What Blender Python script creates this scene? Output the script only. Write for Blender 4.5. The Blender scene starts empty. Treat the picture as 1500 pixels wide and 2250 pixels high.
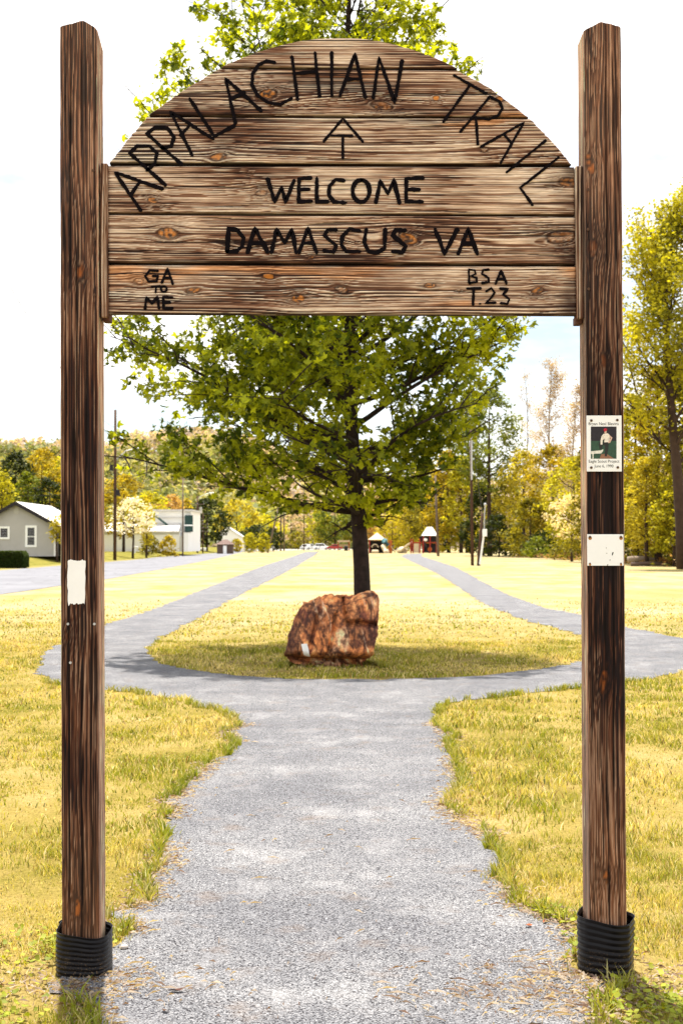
import bpy, math, random
import numpy as np
from mathutils import Vector, Matrix
from mathutils.geometry import tessellate_polygon

SC = bpy.context.scene
R = math.radians
# ------------------------------------------------------------------ camera
FPX = 3125.0                 # focal length in photo pixels (50 mm on a 36 mm tall frame)
EYE = 1.64
PITCH = math.atan((1195 - 1125) / FPX)
cam_d = bpy.data.cameras.new('camera')
cam = bpy.data.objects.new('camera', cam_d)
SC.collection.objects.link(cam)
SC.camera = cam
cam_d.sensor_fit = 'VERTICAL'
cam_d.sensor_height = 36.0
cam_d.lens = 50.0
cam_d.clip_start = 0.1
cam_d.clip_end = 6000
cam.location = (0, 0, EYE)
cam.rotation_euler = (R(90) + PITCH, 0, 0)
cam_d.dof.use_dof = True
cam_d.dof.focus_distance = 5.6
cam_d.dof.aperture_fstop = 9.0
SC.render.resolution_x = 682
SC.render.resolution_y = 1024
# ------------------------------------------------------------------ world, sun, exposure
SUN_EL, SUN_AZ = 75.0, 190.0         # azimuth: degrees from straight behind the camera, anticlockwise seen from above
W = bpy.data.worlds.new('World')
SC.world = W
W.use_nodes = True
nt = W.node_tree
nt.nodes.clear()
wo = nt.nodes.new('ShaderNodeOutputWorld')
bg = nt.nodes.new('ShaderNodeBackground')
bg2 = nt.nodes.new('ShaderNodeBackground')
mixs = nt.nodes.new('ShaderNodeMixShader')
sky = nt.nodes.new('ShaderNodeTexSky')
sky.sky_type = 'NISHITA'
sky.sun_disc = False
sky.sun_elevation = R(SUN_EL)
sun_dir = Vector((math.cos(R(SUN_EL)) * math.sin(R(SUN_AZ)), -math.cos(R(SUN_EL)) * math.cos(R(SUN_AZ)), math.sin(R(SUN_EL))))
sky.sun_rotation = math.atan2(sun_dir.x, sun_dir.y)
bg.inputs['Strength'].default_value = 0.07
nt.links.new(sky.outputs[0], bg.inputs['Color'])
bg2.inputs['Color'].default_value = (1.0, 0.985, 0.97, 1)      # thin bright cloud veil
bg2.inputs['Strength'].default_value = 0.60
tc = nt.nodes.new('ShaderNodeTexCoord')
mp = nt.nodes.new('ShaderNodeMapping')
mp.inputs['Scale'].default_value = (1.0, 1.0, 3.2)
mp.inputs['Location'].default_value = (0.9, 0.2, 0.8)
nz = nt.nodes.new('ShaderNodeTexNoise')
nz.inputs['Scale'].default_value = 2.6
nz.inputs['Detail'].default_value = 7
nz.inputs['Roughness'].default_value = 0.55
rp = nt.nodes.new('ShaderNodeValToRGB')
rp.color_ramp.elements[0].position = 0.36
rp.color_ramp.elements[0].color = (0.1, 0.1, 0.1, 1)
rp.color_ramp.elements[1].position = 0.53
rp.color_ramp.elements[1].color = (1, 1, 1, 1)
nt.links.new(tc.outputs['Generated'], mp.inputs['Vector'])
nt.links.new(mp.outputs[0], nz.inputs['Vector'])
nt.links.new(nz.outputs['Fac'], rp.inputs['Fac'])
nt.links.new(rp.outputs['Color'], mixs.inputs['Fac'])
nt.links.new(bg.outputs[0], mixs.inputs[1])
nt.links.new(bg2.outputs[0], mixs.inputs[2])
nt.links.new(mixs.outputs[0], wo.inputs['Surface'])
sl = bpy.data.lights.new('sun', 'SUN')
sl.energy = 3.7
sl.angle = R(1.0)
sl.color = (1.0, 0.94, 0.84)
so = bpy.data.objects.new('sun', sl)
SC.collection.objects.link(so)
so.rotation_euler = sun_dir.to_track_quat('Z', 'Y').to_euler()
so.location = (20, -10, 40)
vs = SC.view_settings
vs.view_transform = 'Standard'
vs.look = 'None'
vs.gamma = 1.0
vs.use_curve_mapping = False
vs.exposure = 1.55
SC.render.engine = 'CYCLES'

# ------------------------------------------------------------------ helpers
C = SC.collection
CP, SP = math.cos(PITCH), math.sin(PITCH)


def ray(px, py):
    a = (px - 750.0) / FPX
    b = (1125.0 - py) / FPX
    return a, CP - b * SP, SP + b * CP


def P(px, py, Y):
    """world point on the plane y = Y seen at a photo position"""
    a, d, u = ray(px, py)
    t = Y / d
    return (a * t, Y, EYE + u * t)


def G(px, py, z=0.0):
    """world point on the ground"""
    a, d, u = ray(px, py)
    t = (z - EYE) / u
    return (a * t, d * t)


def XD(px, Y):
    return (px - 750.0) / FPX * Y


def rnd(seed):
    return np.random.default_rng(seed)


# value noise ------------------------------------------------------
_perm = rnd(7).permutation(4096)
_val = rnd(8).random(4096)


def _h(ix, iy, iz):
    return _val[_perm[(_perm[(_perm[ix & 4095] + iy) & 4095] + iz) & 4095]]


def noise3(x, y, z):
    x, y, z = np.broadcast_arrays(np.asarray(x, float), np.asarray(y, float), np.asarray(z, float))
    x0 = np.floor(x).astype(int); y0 = np.floor(y).astype(int); z0 = np.floor(z).astype(int)
    fx = x - x0; fy = y - y0; fz = z - z0
    fx = fx * fx * (3 - 2 * fx); fy = fy * fy * (3 - 2 * fy); fz = fz * fz * (3 - 2 * fz)
    r = 0
    for i in (0, 1):
        wx = fx if i else 1 - fx
        for j in (0, 1):
            wy = fy if j else 1 - fy
            for k in (0, 1):
                wz = fz if k else 1 - fz
                r = r + _h(x0 + i, y0 + j, z0 + k) * wx * wy * wz
    return r


def fbm(x, y, z=0.0, o=4, g=0.5):
    s = 0; a = 1; t = 0
    x = np.asarray(x, float); y = np.asarray(y, float); z = np.asarray(z, float)
    for i in range(o):
        s = s + a * noise3(x * 2 ** i + 17 * i, y * 2 ** i + 5 * i, z * 2 ** i + 3 * i)
        t += a
        a *= g
    return s / t


def sstep(a, b, x):
    t = np.clip((np.asarray(x, float) - a) / (b - a), 0, 1)
    return t * t * (3 - 2 * t)


def lerp(a, b, t):
    return a + (b - a) * t


def mixc(c1, c2, t):
    t = np.asarray(t)[..., None]
    return np.asarray(c1) * (1 - t) + np.asarray(c2) * t


# mesh creation ----------------------------------------------------
def mk_mesh(name, V, F, col=None, smooth=False):
    """V (n,3); F = list of (m,k) index arrays; col (n,3)"""
    me = bpy.data.meshes.new(name)
    V = np.asarray(V, np.float32)
    F = [np.asarray(f, np.int32) for f in F if len(f)]
    nl = sum(f.size for f in F)
    nf = sum(len(f) for f in F)
    me.vertices.add(len(V)); me.vertices.foreach_set('co', V.ravel())
    me.loops.add(nl); me.polygons.add(nf)
    me.loops.foreach_set('vertex_index', np.concatenate([f.ravel() for f in F]))
    sizes = np.concatenate([np.full(len(f), f.shape[1], np.int32) for f in F])
    starts = np.concatenate([[0], np.cumsum(sizes)[:-1]]).astype(np.int32)
    me.polygons.foreach_set('loop_start', starts)
    me.polygons.foreach_set('loop_total', sizes)
    if smooth:
        me.polygons.foreach_set('use_smooth', np.ones(nf, bool))
    if col is not None:
        a = me.color_attributes.new('Col', 'FLOAT_COLOR', 'POINT')
        cc = np.ones((len(V), 4), np.float32)
        cc[:, :3] = col
        a.data.foreach_set('color', cc.ravel())
    me.update()
    me.validate(verbose=False)
    return me


def obj(name, me, mat=None, parent=None, loc=None, label=None, cat=None, group=None, kind=None):
    o = bpy.data.objects.new(name, me)
    C.objects.link(o)
    if mat is not None and me is not None and not me.materials:
        me.materials.append(mat)
    if parent is not None:
        o.parent = parent
    if loc is not None:
        o.location = loc
    if label: o['label'] = label
    if cat: o['category'] = cat
    if group: o['group'] = group
    if kind: o['kind'] = kind
    return o


def thing(name, label, cat, loc=(0, 0, 0), rz=0.0, group=None):
    o = obj(name, None, None, None, loc, label, cat, group)
    o.rotation_euler = (0, 0, rz)
    return o


class MB:
    """collects boxes, prisms and tubes as one mesh"""

    def __init__(s):
        s.v = []; s.f = []

    def add(s, vs, fs):
        b = len(s.v)
        s.v += [tuple(v) for v in vs]
        s.f += [tuple(i + b for i in f) for f in fs]
        return s

    def box(s, x0, x1, y0, y1, z0, z1):
        return s.add([(x0, y0, z0), (x1, y0, z0), (x1, y1, z0), (x0, y1, z0), (x0, y0, z1), (x1, y0, z1), (x1, y1, z1), (x0, y1, z1)],
                     [(0, 3, 2, 1), (4, 5, 6, 7), (0, 1, 5, 4), (1, 2, 6, 5), (2, 3, 7, 6), (3, 0, 4, 7)])

    def prism(s, pts, y0, y1):
        """polygon in xz extruded along y"""
        n = len(pts)
        v = [(x, y0, z) for x, z in pts] + [(x, y1, z) for x, z in pts]
        f = [tuple(range(n)), tuple(range(2 * n - 1, n - 1, -1))]
        f += [(i, i + n, (i + 1) % n + n, (i + 1) % n) for i in range(n)]
        return s.add(v, f)

    def tube(s, pts, rads, k=8, cap=True):
        pts = [Vector(p) for p in pts]
        if not hasattr(rads, '__len__'):
            rads = [rads] * len(pts)
        v = []
        for i, p in enumerate(pts):
            d = (pts[min(i + 1, len(pts) - 1)] - pts[max(i - 1, 0)]).normalized()
            a = d.orthogonal().normalized() if abs(d.z) < 0.95 else Vector((1, 0, 0))
            a = (a - d * a.dot(d)).normalized()
            b = d.cross(a)
            for j in range(k):
                t = 2 * math.pi * j / k
                v.append(p + (a * math.cos(t) + b * math.sin(t)) * rads[i])
        f = []
        for i in range(len(pts) - 1):
            for j in range(k):
                f.append((i * k + j, i * k + (j + 1) % k, (i + 1) * k + (j + 1) % k, (i + 1) * k + j))
        if cap:
            f.append(tuple(range(k - 1, -1, -1)))
            f.append(tuple((len(pts) - 1) * k + j for j in range(k)))
        return s.add(v, f)

    def cone(s, c, r0, r1, z0, z1, k=12):
        return s.tube([(c[0], c[1], z0), (c[0], c[1], z1)], [r0, max(r1, 0.001)], k)

    def sphere(s, c, r, k=10, sz=1.0, jit=0.0, seed=0):
        rr = rnd(seed)
        v = [(c[0], c[1], c[2] + r * sz)]
        m = max(4, k // 2)
        for i in range(1, m):
            t = math.pi * i / m
            for j in range(k):
                q = r * (1 + jit * (rr.random() - .5))
                v.append((c[0] + q * math.sin(t) * math.cos(2 * math.pi * j / k), c[1] + q * math.sin(t) * math.sin(2 * math.pi * j / k), c[2] + q * sz * math.cos(t)))
        v.append((c[0], c[1], c[2] - r * sz))
        f = [(0, 1 + j, 1 + (j + 1) % k) for j in range(k)]
        for i in range(m - 2):
            for j in range(k):
                f.append((1 + i * k + j, 1 + (i + 1) * k + j, 1 + (i + 1) * k + (j + 1) % k, 1 + i * k + (j + 1) % k))
        e = 1 + (m - 1) * k
        f += [(e, e - k + (j + 1) % k, e - k + j) for j in range(k)]
        return s.add(v, f)

    def build(s, name, mat, parent=None, bevel=0.0, smooth=False, **kw):
        me = bpy.data.meshes.new(name)
        me.from_pydata(s.v, [], s.f)
        me.update()
        if smooth:
            me.polygons.foreach_set('use_smooth', np.ones(len(me.polygons), bool))
        o = obj(name, me, mat, parent, **kw)
        if bevel:
            b = o.modifiers.new('bevel', 'BEVEL')
            b.width = bevel; b.segments = 2; b.limit_method = 'ANGLE'
        return o


# ------------------------------------------------------------------ materials
def new_mat(name):
    m = bpy.data.materials.new(name)
    m.use_nodes = True
    n = m.node_tree
    b = n.nodes['Principled BSDF']
    return m, n, b


def noise_node(n, scale, detail=4, rough=0.55, vec=None, mapping=None):
    t = n.nodes.new('ShaderNodeTexNoise')
    t.inputs['Scale'].default_value = scale
    t.inputs['Detail'].default_value = detail
    t.inputs['Roughness'].default_value = rough
    if vec is not None:
        if mapping is not None:
            m = n.nodes.new('ShaderNodeMapping')
            m.inputs['Scale'].default_value = mapping
            n.links.new(vec, m.inputs['Vector'])
            vec = m.outputs[0]
        n.links.new(vec, t.inputs['Vector'])
    return t.outputs['Fac']


def ramp(n, fac, stops):
    r = n.nodes.new('ShaderNodeValToRGB')
    e = r.color_ramp.elements
    e[0].position, e[0].color = stops[0][0], tuple(stops[0][1]) + (1,)
    e[1].position, e[1].color = stops[-1][0], tuple(stops[-1][1]) + (1,)
    for p, c in stops[1:-1]:
        q = e.new(p); q.color = tuple(c) + (1,)
    n.links.new(fac, r.inputs['Fac'])
    return r.outputs['Color']


def mixrgb(n, a, b, fac, mode='MIX'):
    m = n.nodes.new('ShaderNodeMix')
    m.data_type = 'RGBA'
    m.blend_type = mode
    for s, v in (('Factor', fac), ('A', a), ('B', b)):
        i = [q for q in m.inputs if q.name == s and (q.type == 'RGBA' if s != 'Factor' else q.type == 'VALUE')][0]
        if hasattr(v, 'links'):
            n.links.new(v, i)
        else:
            i.default_value = v if s == 'Factor' else tuple(v) + (1,)
    return [q for q in m.outputs if q.type == 'RGBA'][0]


def bump(n, b, h, strength=0.5, dist=0.01):
    bp = n.nodes.new('ShaderNodeBump')
    bp.inputs['Strength'].default_value = strength
    bp.inputs['Distance'].default_value = dist
    n.links.new(h, bp.inputs['Height'])
    n.links.new(bp.outputs[0], b.inputs['Normal'])


def objco(n):
    return n.nodes.new('ShaderNodeTexCoord').outputs['Object']


def worldco(n):
    return n.nodes.new('ShaderNodeNewGeometry').outputs['Position']


def plain(name, col, rough=0.7, var=0.18, scale=3.0, bmp=0.0, metal=0.0, spec=0.3):
    m, n, b = new_mat(name)
    f = noise_node(n, scale, 5, 0.6, objco(n))
    c = ramp(n, f, [(0.3, [x * (1 - var) for x in col]), (0.7, [min(1, x * (1 + var)) for x in col])])
    n.links.new(c, b.inputs['Base Color'])
    b.inputs['Roughness'].default_value = rough
    b.inputs['Metallic'].default_value = metal
    b.inputs['Specular IOR Level'].default_value = spec
    if bmp:
        bump(n, b, noise_node(n, scale * 8, 4, 0.6, objco(n)), 0.6, bmp)
    return m


def wood_mat(name, stretch, rough=0.85):
    """colour comes from the wood grain stored on the mesh, plus fine fibre noise"""
    m, n, b = new_mat(name)
    a = n.nodes.new('ShaderNodeAttribute'); a.attribute_name = 'Col'
    f = noise_node(n, 420, 3, 0.6, objco(n), stretch)
    f2 = noise_node(n, 620, 3, 0.7, objco(n), stretch)
    c = mixrgb(n, a.outputs['Color'], ramp(n, f, [(0.33, (0.62, 0.6, 0.58)), (0.66, (1.32, 1.32, 1.32))]), 1.0, 'MULTIPLY')
    n.links.new(c, b.inputs['Base Color'])
    b.inputs['Roughness'].default_value = rough
    b.inputs['Specular IOR Level'].default_value = 0.25
    bump(n, b, f2, 0.5, 0.0015)
    return m


def leaf_mat(name, trans=0.45, rough=0.55):
    m, n, b = new_mat(name)
    a = n.nodes.new('ShaderNodeAttribute'); a.attribute_name = 'Col'
    n.links.new(a.outputs['Color'], b.inputs['Base Color'])
    b.inputs['Roughness'].default_value = rough
    b.inputs['Specular IOR Level'].default_value = 0.25
    t = n.nodes.new('ShaderNodeBsdfTranslucent')
    tcol = mixrgb(n, a.outputs['Color'], (1.7, 1.5, 0.6), 1.0, 'MULTIPLY')
    n.links.new(tcol, t.inputs['Color'])
    ms = n.nodes.new('ShaderNodeMixShader')
    ms.inputs['Fac'].default_value = trans
    out = n.nodes['Material Output']
    n.links.new(b.outputs[0], ms.inputs[1]); n.links.new(t.outputs[0], ms.inputs[2])
    n.links.new(ms.outputs[0], out.inputs['Surface'])
    return m


def col_mat(name, rough=0.8, sc=60, bm=0.004, spec=0.3):
    m, n, b = new_mat(name)
    a = n.nodes.new('ShaderNodeAttribute'); a.attribute_name = 'Col'
    f = noise_node(n, sc, 6, 0.65, objco(n))
    c = mixrgb(n, a.outputs['Color'], ramp(n, f, [(0.3, (0.55, 0.5, 0.5)), (0.7, (1.4, 1.4, 1.4))]), 1.0, 'MULTIPLY')
    n.links.new(c, b.inputs['Base Color'])
    b.inputs['Roughness'].default_value = rough
    b.inputs['Specular IOR Level'].default_value = spec
    bump(n, b, f, 0.7, bm)
    return m


M = {}
M['plank'] = wood_mat('weathered_plank', (0.035, 1, 1))
M['post'] = wood_mat('weathered_post', (1, 1, 0.035))
M['leaf'] = leaf_mat('maple_leaf', 0.47)
M['far_leaf'] = leaf_mat('foliage', 0.38, 0.7)
M['grass'] = leaf_mat('grass_blade', 0.3, 0.6)
M['rock'] = col_mat('rusty_rock', 0.75, 22, 0.02)
M['black_paint'] = plain('black_paint', (0.005, 0.0035, 0.0045), 0.9, 0.3, 30, spec=0.06)
M['white_paint'] = plain('white_paint', (0.87, 0.87, 0.86), 0.6, 0.02, 20, 0.001)
M['white_wall'] = plain('white_wall', (0.88, 0.87, 0.84), 0.8, 0.02, 0.4)
M['white_roof'] = plain('pale_roof', (0.62, 0.6, 0.57), 0.6, 0.08, 0.6)
M['siding'] = plain('grey_siding', (0.46, 0.44, 0.41), 0.8, 0.06, 1.0)
M['roof'] = plain('grey_shingle', (0.13, 0.125, 0.13), 0.9, 0.2, 1.5)
M['bargeboard'] = plain('dark_trim', (0.02, 0.016, 0.018), 0.7)
M['glass'] = plain('dark_glass', (0.012, 0.012, 0.016), 0.12, 0.1, 1.0, spec=0.5)
M['pole'] = plain('creosote_pole', (0.07, 0.035, 0.02), 0.9, 0.35, 2.0)
M['grey_pole'] = plain('grey_timber_pole', (0.15, 0.11, 0.085), 0.9, 0.3, 2.0)
M['metal'] = plain('galvanised_metal', (0.5, 0.5, 0.5), 0.45, 0.1, 3.0, metal=0.6)
M['wire'] = plain('wire', (0.05, 0.05, 0.05), 0.6)
M['green_sheet'] = plain('green_sheet', (0.02, 0.055, 0.05), 0.6)
M['bark'] = plain('bark', (0.028, 0.017, 0.014), 0.95, 0.55, 9.0, 0.02)
M['far_bark'] = plain('bark_far', (0.05, 0.03, 0.02), 0.95, 0.3, 3.0)
M['pale_bark'] = plain('bark_pale', (0.28, 0.22, 0.17), 0.95, 0.2, 3.0)
M['brown'] = plain('brown_board', (0.10, 0.065, 0.05), 0.8)
M['tan_roof'] = plain('tan_roof', (0.50, 0.38, 0.27), 0.7)
M['red'] = plain('red_enamel', (0.30, 0.02, 0.012), 0.4)
M['tan'] = plain('tan_plastic', (0.55, 0.45, 0.30), 0.5)
M['orange'] = plain('orange_plastic', (0.45, 0.12, 0.02), 0.5)
M['teal'] = plain('teal_plastic', (0.05, 0.14, 0.16), 0.5)
M['car_white'] = plain('white_car_paint', (0.75, 0.75, 0.75), 0.25, 0.02, 1.0, spec=0.6)
M['car_red'] = plain('red_car_paint', (0.33, 0.015, 0.02), 0.25, 0.04, 1.0, spec=0.6)
M['tyre'] = plain('tyre', (0.015, 0.015, 0.015), 0.8)
M['rim'] = plain('rim', (0.4, 0.4, 0.4), 0.3, metal=0.8)
M['screw'] = plain('rusty_screw', (0.09, 0.045, 0.025), 0.5, 0.4, 300, metal=0.5)
M['nail'] = plain('nail_head', (0.5, 0.5, 0.5), 0.4, metal=0.5)
M['rust'] = plain('rust_stain', (0.45, 0.2, 0.05), 0.8, 0.4, 200)
M['rubber'] = None


def road_mat():
    m, n, b = new_mat('old_asphalt')
    w = worldco(n)
    f = noise_node(n, 0.25, 6, 0.6, w)
    g = noise_node(n, 25, 4, 0.7, w)
    c = ramp(n, f, [(0.35, (0.135, 0.135, 0.152)), (0.6, (0.175, 0.175, 0.192))])
    c = mixrgb(n, c, ramp(n, g, [(0.3, (0.8, 0.8, 0.8)), (0.7, (1.15, 1.15, 1.15))]), 1.0, 'MULTIPLY')
    crk = noise_node(n, 0.55, 3, 0.5, w, (1, 0.25, 1))
    c = mixrgb(n, c, (0.09, 0.09, 0.10), ramp(n, crk, [(0.475, (0, 0, 0)), (0.5, (0.6, 0.6, 0.6)), (0.525, (0, 0, 0))]))
    n.links.new(c, b.inputs['Base Color'])
    b.inputs['Roughness'].default_value = 0.9
    return m


def gravel_mat():
    m, n, b = new_mat('gravel')
    w = worldco(n)
    v = n.nodes.new('ShaderNodeTexVoronoi')
    v.inputs['Scale'].default_value = 175
    n.links.new(w, v.inputs['Vector'])
    v2 = n.nodes.new('ShaderNodeTexVoronoi')
    v2.inputs['Scale'].default_value = 38
    n.links.new(w, v2.inputs['Vector'])
    sp = n.nodes.new('ShaderNodeSeparateColor')
    n.links.new(v.outputs['Color'], sp.inputs[0])
    c = ramp(n, sp.outputs[0], [(0.0, (0.012, 0.010, 0.014)), (0.16, (0.035, 0.033, 0.04)), (0.30, (0.145, 0.148, 0.158)), (0.7, (0.225, 0.23, 0.245)), (1.0, (0.40, 0.40, 0.41))])
    edge = ramp(n, v.outputs['Distance'], [(0.3, (1, 1, 1)), (0.75, (0.45, 0.43, 0.44))])
    c = mixrgb(n, c, edge, 0.7, 'MULTIPLY')
    # pale worn, dusty patches and sandy ones
    pf = noise_node(n, 3.0, 8, 0.7, w, (1, .6, 1))
    c = mixrgb(n, c, (0.36, 0.355, 0.36), ramp(n, pf, [(0.52, (0, 0, 0)), (0.78, (0.6, 0.6, 0.6))]))
    bigv = noise_node(n, 0.9, 4, 0.6, w)
    c = mixrgb(n, c, ramp(n, bigv, [(0.35, (0.8, 0.8, 0.82)), (0.65, (1.18, 1.17, 1.15))]), 1.0, 'MULTIPLY')
    df = noise_node(n, 3.7, 6, 0.65, w)
    c = mixrgb(n, c, (0.16, 0.115, 0.085), ramp(n, df, [(0.56, (0, 0, 0)), (0.74, (0.55, 0.55, 0.55))]))
    n.links.new(c, b.inputs['Base Color'])
    b.inputs['Roughness'].default_value = 0.9
    h = n.nodes.new('ShaderNodeMath'); h.operation = 'ADD'
    n.links.new(v.outputs['Distance'], h.inputs[0])
    hn = noise_node(n, 9, 5, 0.6, w)
    n.links.new(hn, h.inputs[1])
    bump(n, b, h.outputs[0], 0.9, 0.006)
    b.inputs['Specular IOR Level'].default_value = 0.2
    return m


def lawn_mat():
    m, n, b = new_mat('lawn')
    w = worldco(n)
    big = noise_node(n, 0.16, 5, 0.6, w)
    mid = noise_node(n, 1.1, 6, 0.65, w, (1, 0.6, 1))
    fine = noise_node(n, 60, 5, 0.75, w, (1, 0.5, 1))
    c = ramp(n, mid, [(0.32, (0.15, 0.13, 0.02)), (0.5, (0.27, 0.205, 0.06)), (0.66, (0.34, 0.26, 0.11))])
    # drier, paler grass away from the tree
    sep = n.nodes.new('ShaderNodeSeparateXYZ'); n.links.new(w, sep.inputs[0])
    mr = n.nodes.new('ShaderNodeMapRange')
    mr.inputs['From Min'].default_value = 22; mr.inputs['From Max'].default_value = 36
    n.links.new(sep.outputs['Y'], mr.inputs['Value'])
    far = ramp(n, big, [(0.35, (0.31, 0.25, 0.115)), (0.65, (0.40, 0.345, 0.235))])
    mott = noise_node(n, 0.55, 6, 0.7, w, (1, .45, 1))
    far = mixrgb(n, far, (0.27, 0.215, 0.055), ramp(n, mott, [(0.44, (0, 0, 0)), (0.66, (0.8, 0.8, 0.8))]))
    c = mixrgb(n, c, far, mr.outputs[0])
    # greener verge beyond the road
    mr2 = n.nodes.new('ShaderNodeMapRange')
    mr2.inputs['From Min'].default_value = -20; mr2.inputs['From Max'].default_value = -23
    n.links.new(sep.outputs['X'], mr2.inputs['Value'])
    c = mixrgb(n, c, ramp(n, mid, [(0.35, (0.12, 0.125, 0.02)), (0.65, (0.25, 0.21, 0.05))]), mr2.outputs[0])
    c = mixrgb(n, c, ramp(n, fine, [(0.3, (0.5, 0.47, 0.4)), (0.7, (1.35, 1.35, 1.3))]), 0.9, 'MULTIPLY')
    n.links.new(c, b.inputs['Base Color'])
    b.inputs['Roughness'].default_value = 1.0
    b.inputs['Specular IOR Level'].default_value = 0.05
    bump(n, b, fine, 0.8, 0.02)
    return m


M['road'] = road_mat()
M['gravel'] = gravel_mat()
M['lawn'] = lawn_mat()


def collar_mat():
    m, n, b = new_mat('black_corrugated_plastic')
    o = objco(n)
    f = noise_node(n, 14, 6, 0.7, o)
    s = noise_node(n, 160, 3, 0.7, o)
    c = ramp(n, f, [(0.3, (0.004, 0.0035, 0.0045)), (0.7, (0.009, 0.008, 0.009))])
    sep = n.nodes.new('ShaderNodeSeparateXYZ'); n.links.new(o, sep.inputs[0])
    mr = n.nodes.new('ShaderNodeMapRange')
    mr.inputs['From Min'].default_value = 0.12; mr.inputs['From Max'].default_value = 0.0
    n.links.new(sep.outputs['Z'], mr.inputs['Value'])
    d = n.nodes.new('ShaderNodeMath'); d.operation = 'MULTIPLY'
    n.links.new(mr.outputs[0], d.inputs[0])
    n.links.new(ramp(n, s, [(0.58, (0, 0, 0)), (0.66, (1, 1, 1))]), d.inputs[1])
    c = mixrgb(n, c, (0.22, 0.14, 0.07), d.outputs[0])
    n.links.new(c, b.inputs['Base Color'])
    b.inputs['Roughness'].default_value = 0.3
    b.inputs['Specular IOR Level'].default_value = 0.16
    bump(n, b, s, 0.15, 0.001)
    return m


M['rubber'] = collar_mat()

# ------------------------------------------------------------------ SETTING: ground, road, paths
RAISE = 0.6


def ground_z(x, y):
    return RAISE * sstep(-22.5, -27, x) * sstep(40, 70, y)


def sheet(name, xs, ys, zf, mat):
    X, Y = np.meshgrid(xs, ys)
    Z = zf(X, Y)
    V = np.stack([X, Y, Z], -1).reshape(-1, 3)
    r, c = X.shape
    i = np.arange(r * c).reshape(r, c)
    F = np.stack([i[:-1, :-1], i[:-1, 1:], i[1:, 1:], i[1:, :-1]], -1).reshape(-1, 4)
    return obj(name, mk_mesh(name, V, [F], smooth=True), mat, kind='structure')


xs = np.unique(np.concatenate([np.linspace(-3000, -60, 12), np.linspace(-60, -12, 49), np.linspace(-12, 60, 19), np.linspace(60, 3000, 12)]))
ys = np.unique(np.concatenate([np.linspace(-200, 30, 10), np.linspace(30, 110, 41), np.linspace(110, 500, 20), np.linspace(500, 4500, 14)]))
sheet('ground', xs, ys, ground_z, M['lawn'])

# path outlines traced on the ground plane
outer_px = [(215, 2320), (225, 2250), (205, 2215), (150, 2190), (135, 2155), (250, 2120), (262, 2050), (262, 2010), (335, 1980), (350, 1900), (372, 1860), (372, 1800), (385, 1750), (430, 1705),
            (480, 1665), (527, 1640), (497, 1612), (528, 1590), (480, 1562), (400, 1538), (300, 1522), (240, 1517), (150, 1512), (85, 1480), (95, 1440), (140, 1408),
            (240, 1370), (330, 1343), (420, 1306), (500, 1274), (580, 1243), (640, 1224), (672, 1212.5),
            (700, 1212.5), (690, 1221), (640, 1251), (560, 1291), (480, 1333), (420, 1366), (355, 1400), (318, 1432), (352, 1458), (430, 1476), (560, 1489), (700, 1494), (900, 1493),
            (1050, 1486), (1180, 1471), (1280, 1452), (1322, 1424), (1280, 1397), (1150, 1362), (1060, 1326), (1010, 1292), (960, 1260), (900, 1232), (880, 1222), (892, 1217),
            (928, 1216.5), (925, 1222), (1000, 1246), (1060, 1279), (1120, 1309), (1200, 1338), (1280, 1351), (1335, 1372), (1400, 1383), (1510, 1408), (1700, 1440), (1700, 1452),
            (1500, 1477), (1400, 1496), (1280, 1512), (1180, 1521), (1050, 1536), (965, 1548), (957, 1572), (948, 1592), (978, 1612), (980, 1645), (1003, 1700), (985, 1742),
            (978, 1790), (1048, 1828), (1092, 1872), (1075, 1922), (1130, 1985), (1200, 2025), (1262, 2055), (1262, 2140), (1400, 2165), (1300, 2205), (1290, 2250), (1300, 2320)]


def rough_outline(pts, step, amp, seed):
    r = rnd(seed)
    out = []
    n = len(pts)
    for i in range(n):
        a = np.array(pts[i]); b = np.array(pts[(i + 1) % n])
        L = np.linalg.norm(b - a)
        far = min(max(a[1], 3), 200)
        st = step * max(1, far / 7)
        k = max(1, int(L / st))
        for j in range(k):
            p = a + (b - a) * j / k
            q = amp * min(1.6, max(1, far / 12))
            out.append((p[0] + q * (fbm(p[0] * 3, p[1] * 3, seed, 3) - .5) * 2 + r.normal(0, q * .25), p[1] + q * (fbm(p[0] * 3, p[1] * 3, seed + 9, 3) - .5) * 2 + r.normal(0, q * .25)))
    return out


path_w = rough_outline([G(*p) for p in outer_px], 0.05, 0.075, 5)
# approach behind the camera so that the path carries on
i0 = min(range(len(path_w)), key=lambda i: path_w[i][1] + (0 if path_w[i][0] > 0 else 100))


def poly_sheet(name, pts, z, mat):
    tri = tessellate_polygon([[Vector((x, y, 0)) for x, y in pts]])
    V = np.array([(x, y, z) for x, y in pts])
    F = np.array([t if True else t for t in tri])
    # make all faces look up
    a = V[F[:, 1]] - V[F[:, 0]]; b = V[F[:, 2]] - V[F[:, 0]]
    fl = (a[:, 0] * b[:, 1] - a[:, 1] * b[:, 0]) < 0
    F[fl] = F[fl][:, ::-1]
    return obj(name, mk_mesh(name, V, [F]), mat, kind='structure')


near_tail = [(-1.05, 4.4), (-1.1, 2), (-1.2, -6), (1.2, -6), (1.1, 2), (1.05, 4.4)]
start = G(215, 2320)
pp = path_w + [(1.0, 3.9), (1.15, 1.5), (1.25, -8), (-1.25, -8), (-1.15, 1.5), (-0.95, 3.9)]
poly_sheet('gravel_path', pp, 0.006, M['gravel'])
PATH = np.array(pp)

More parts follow.
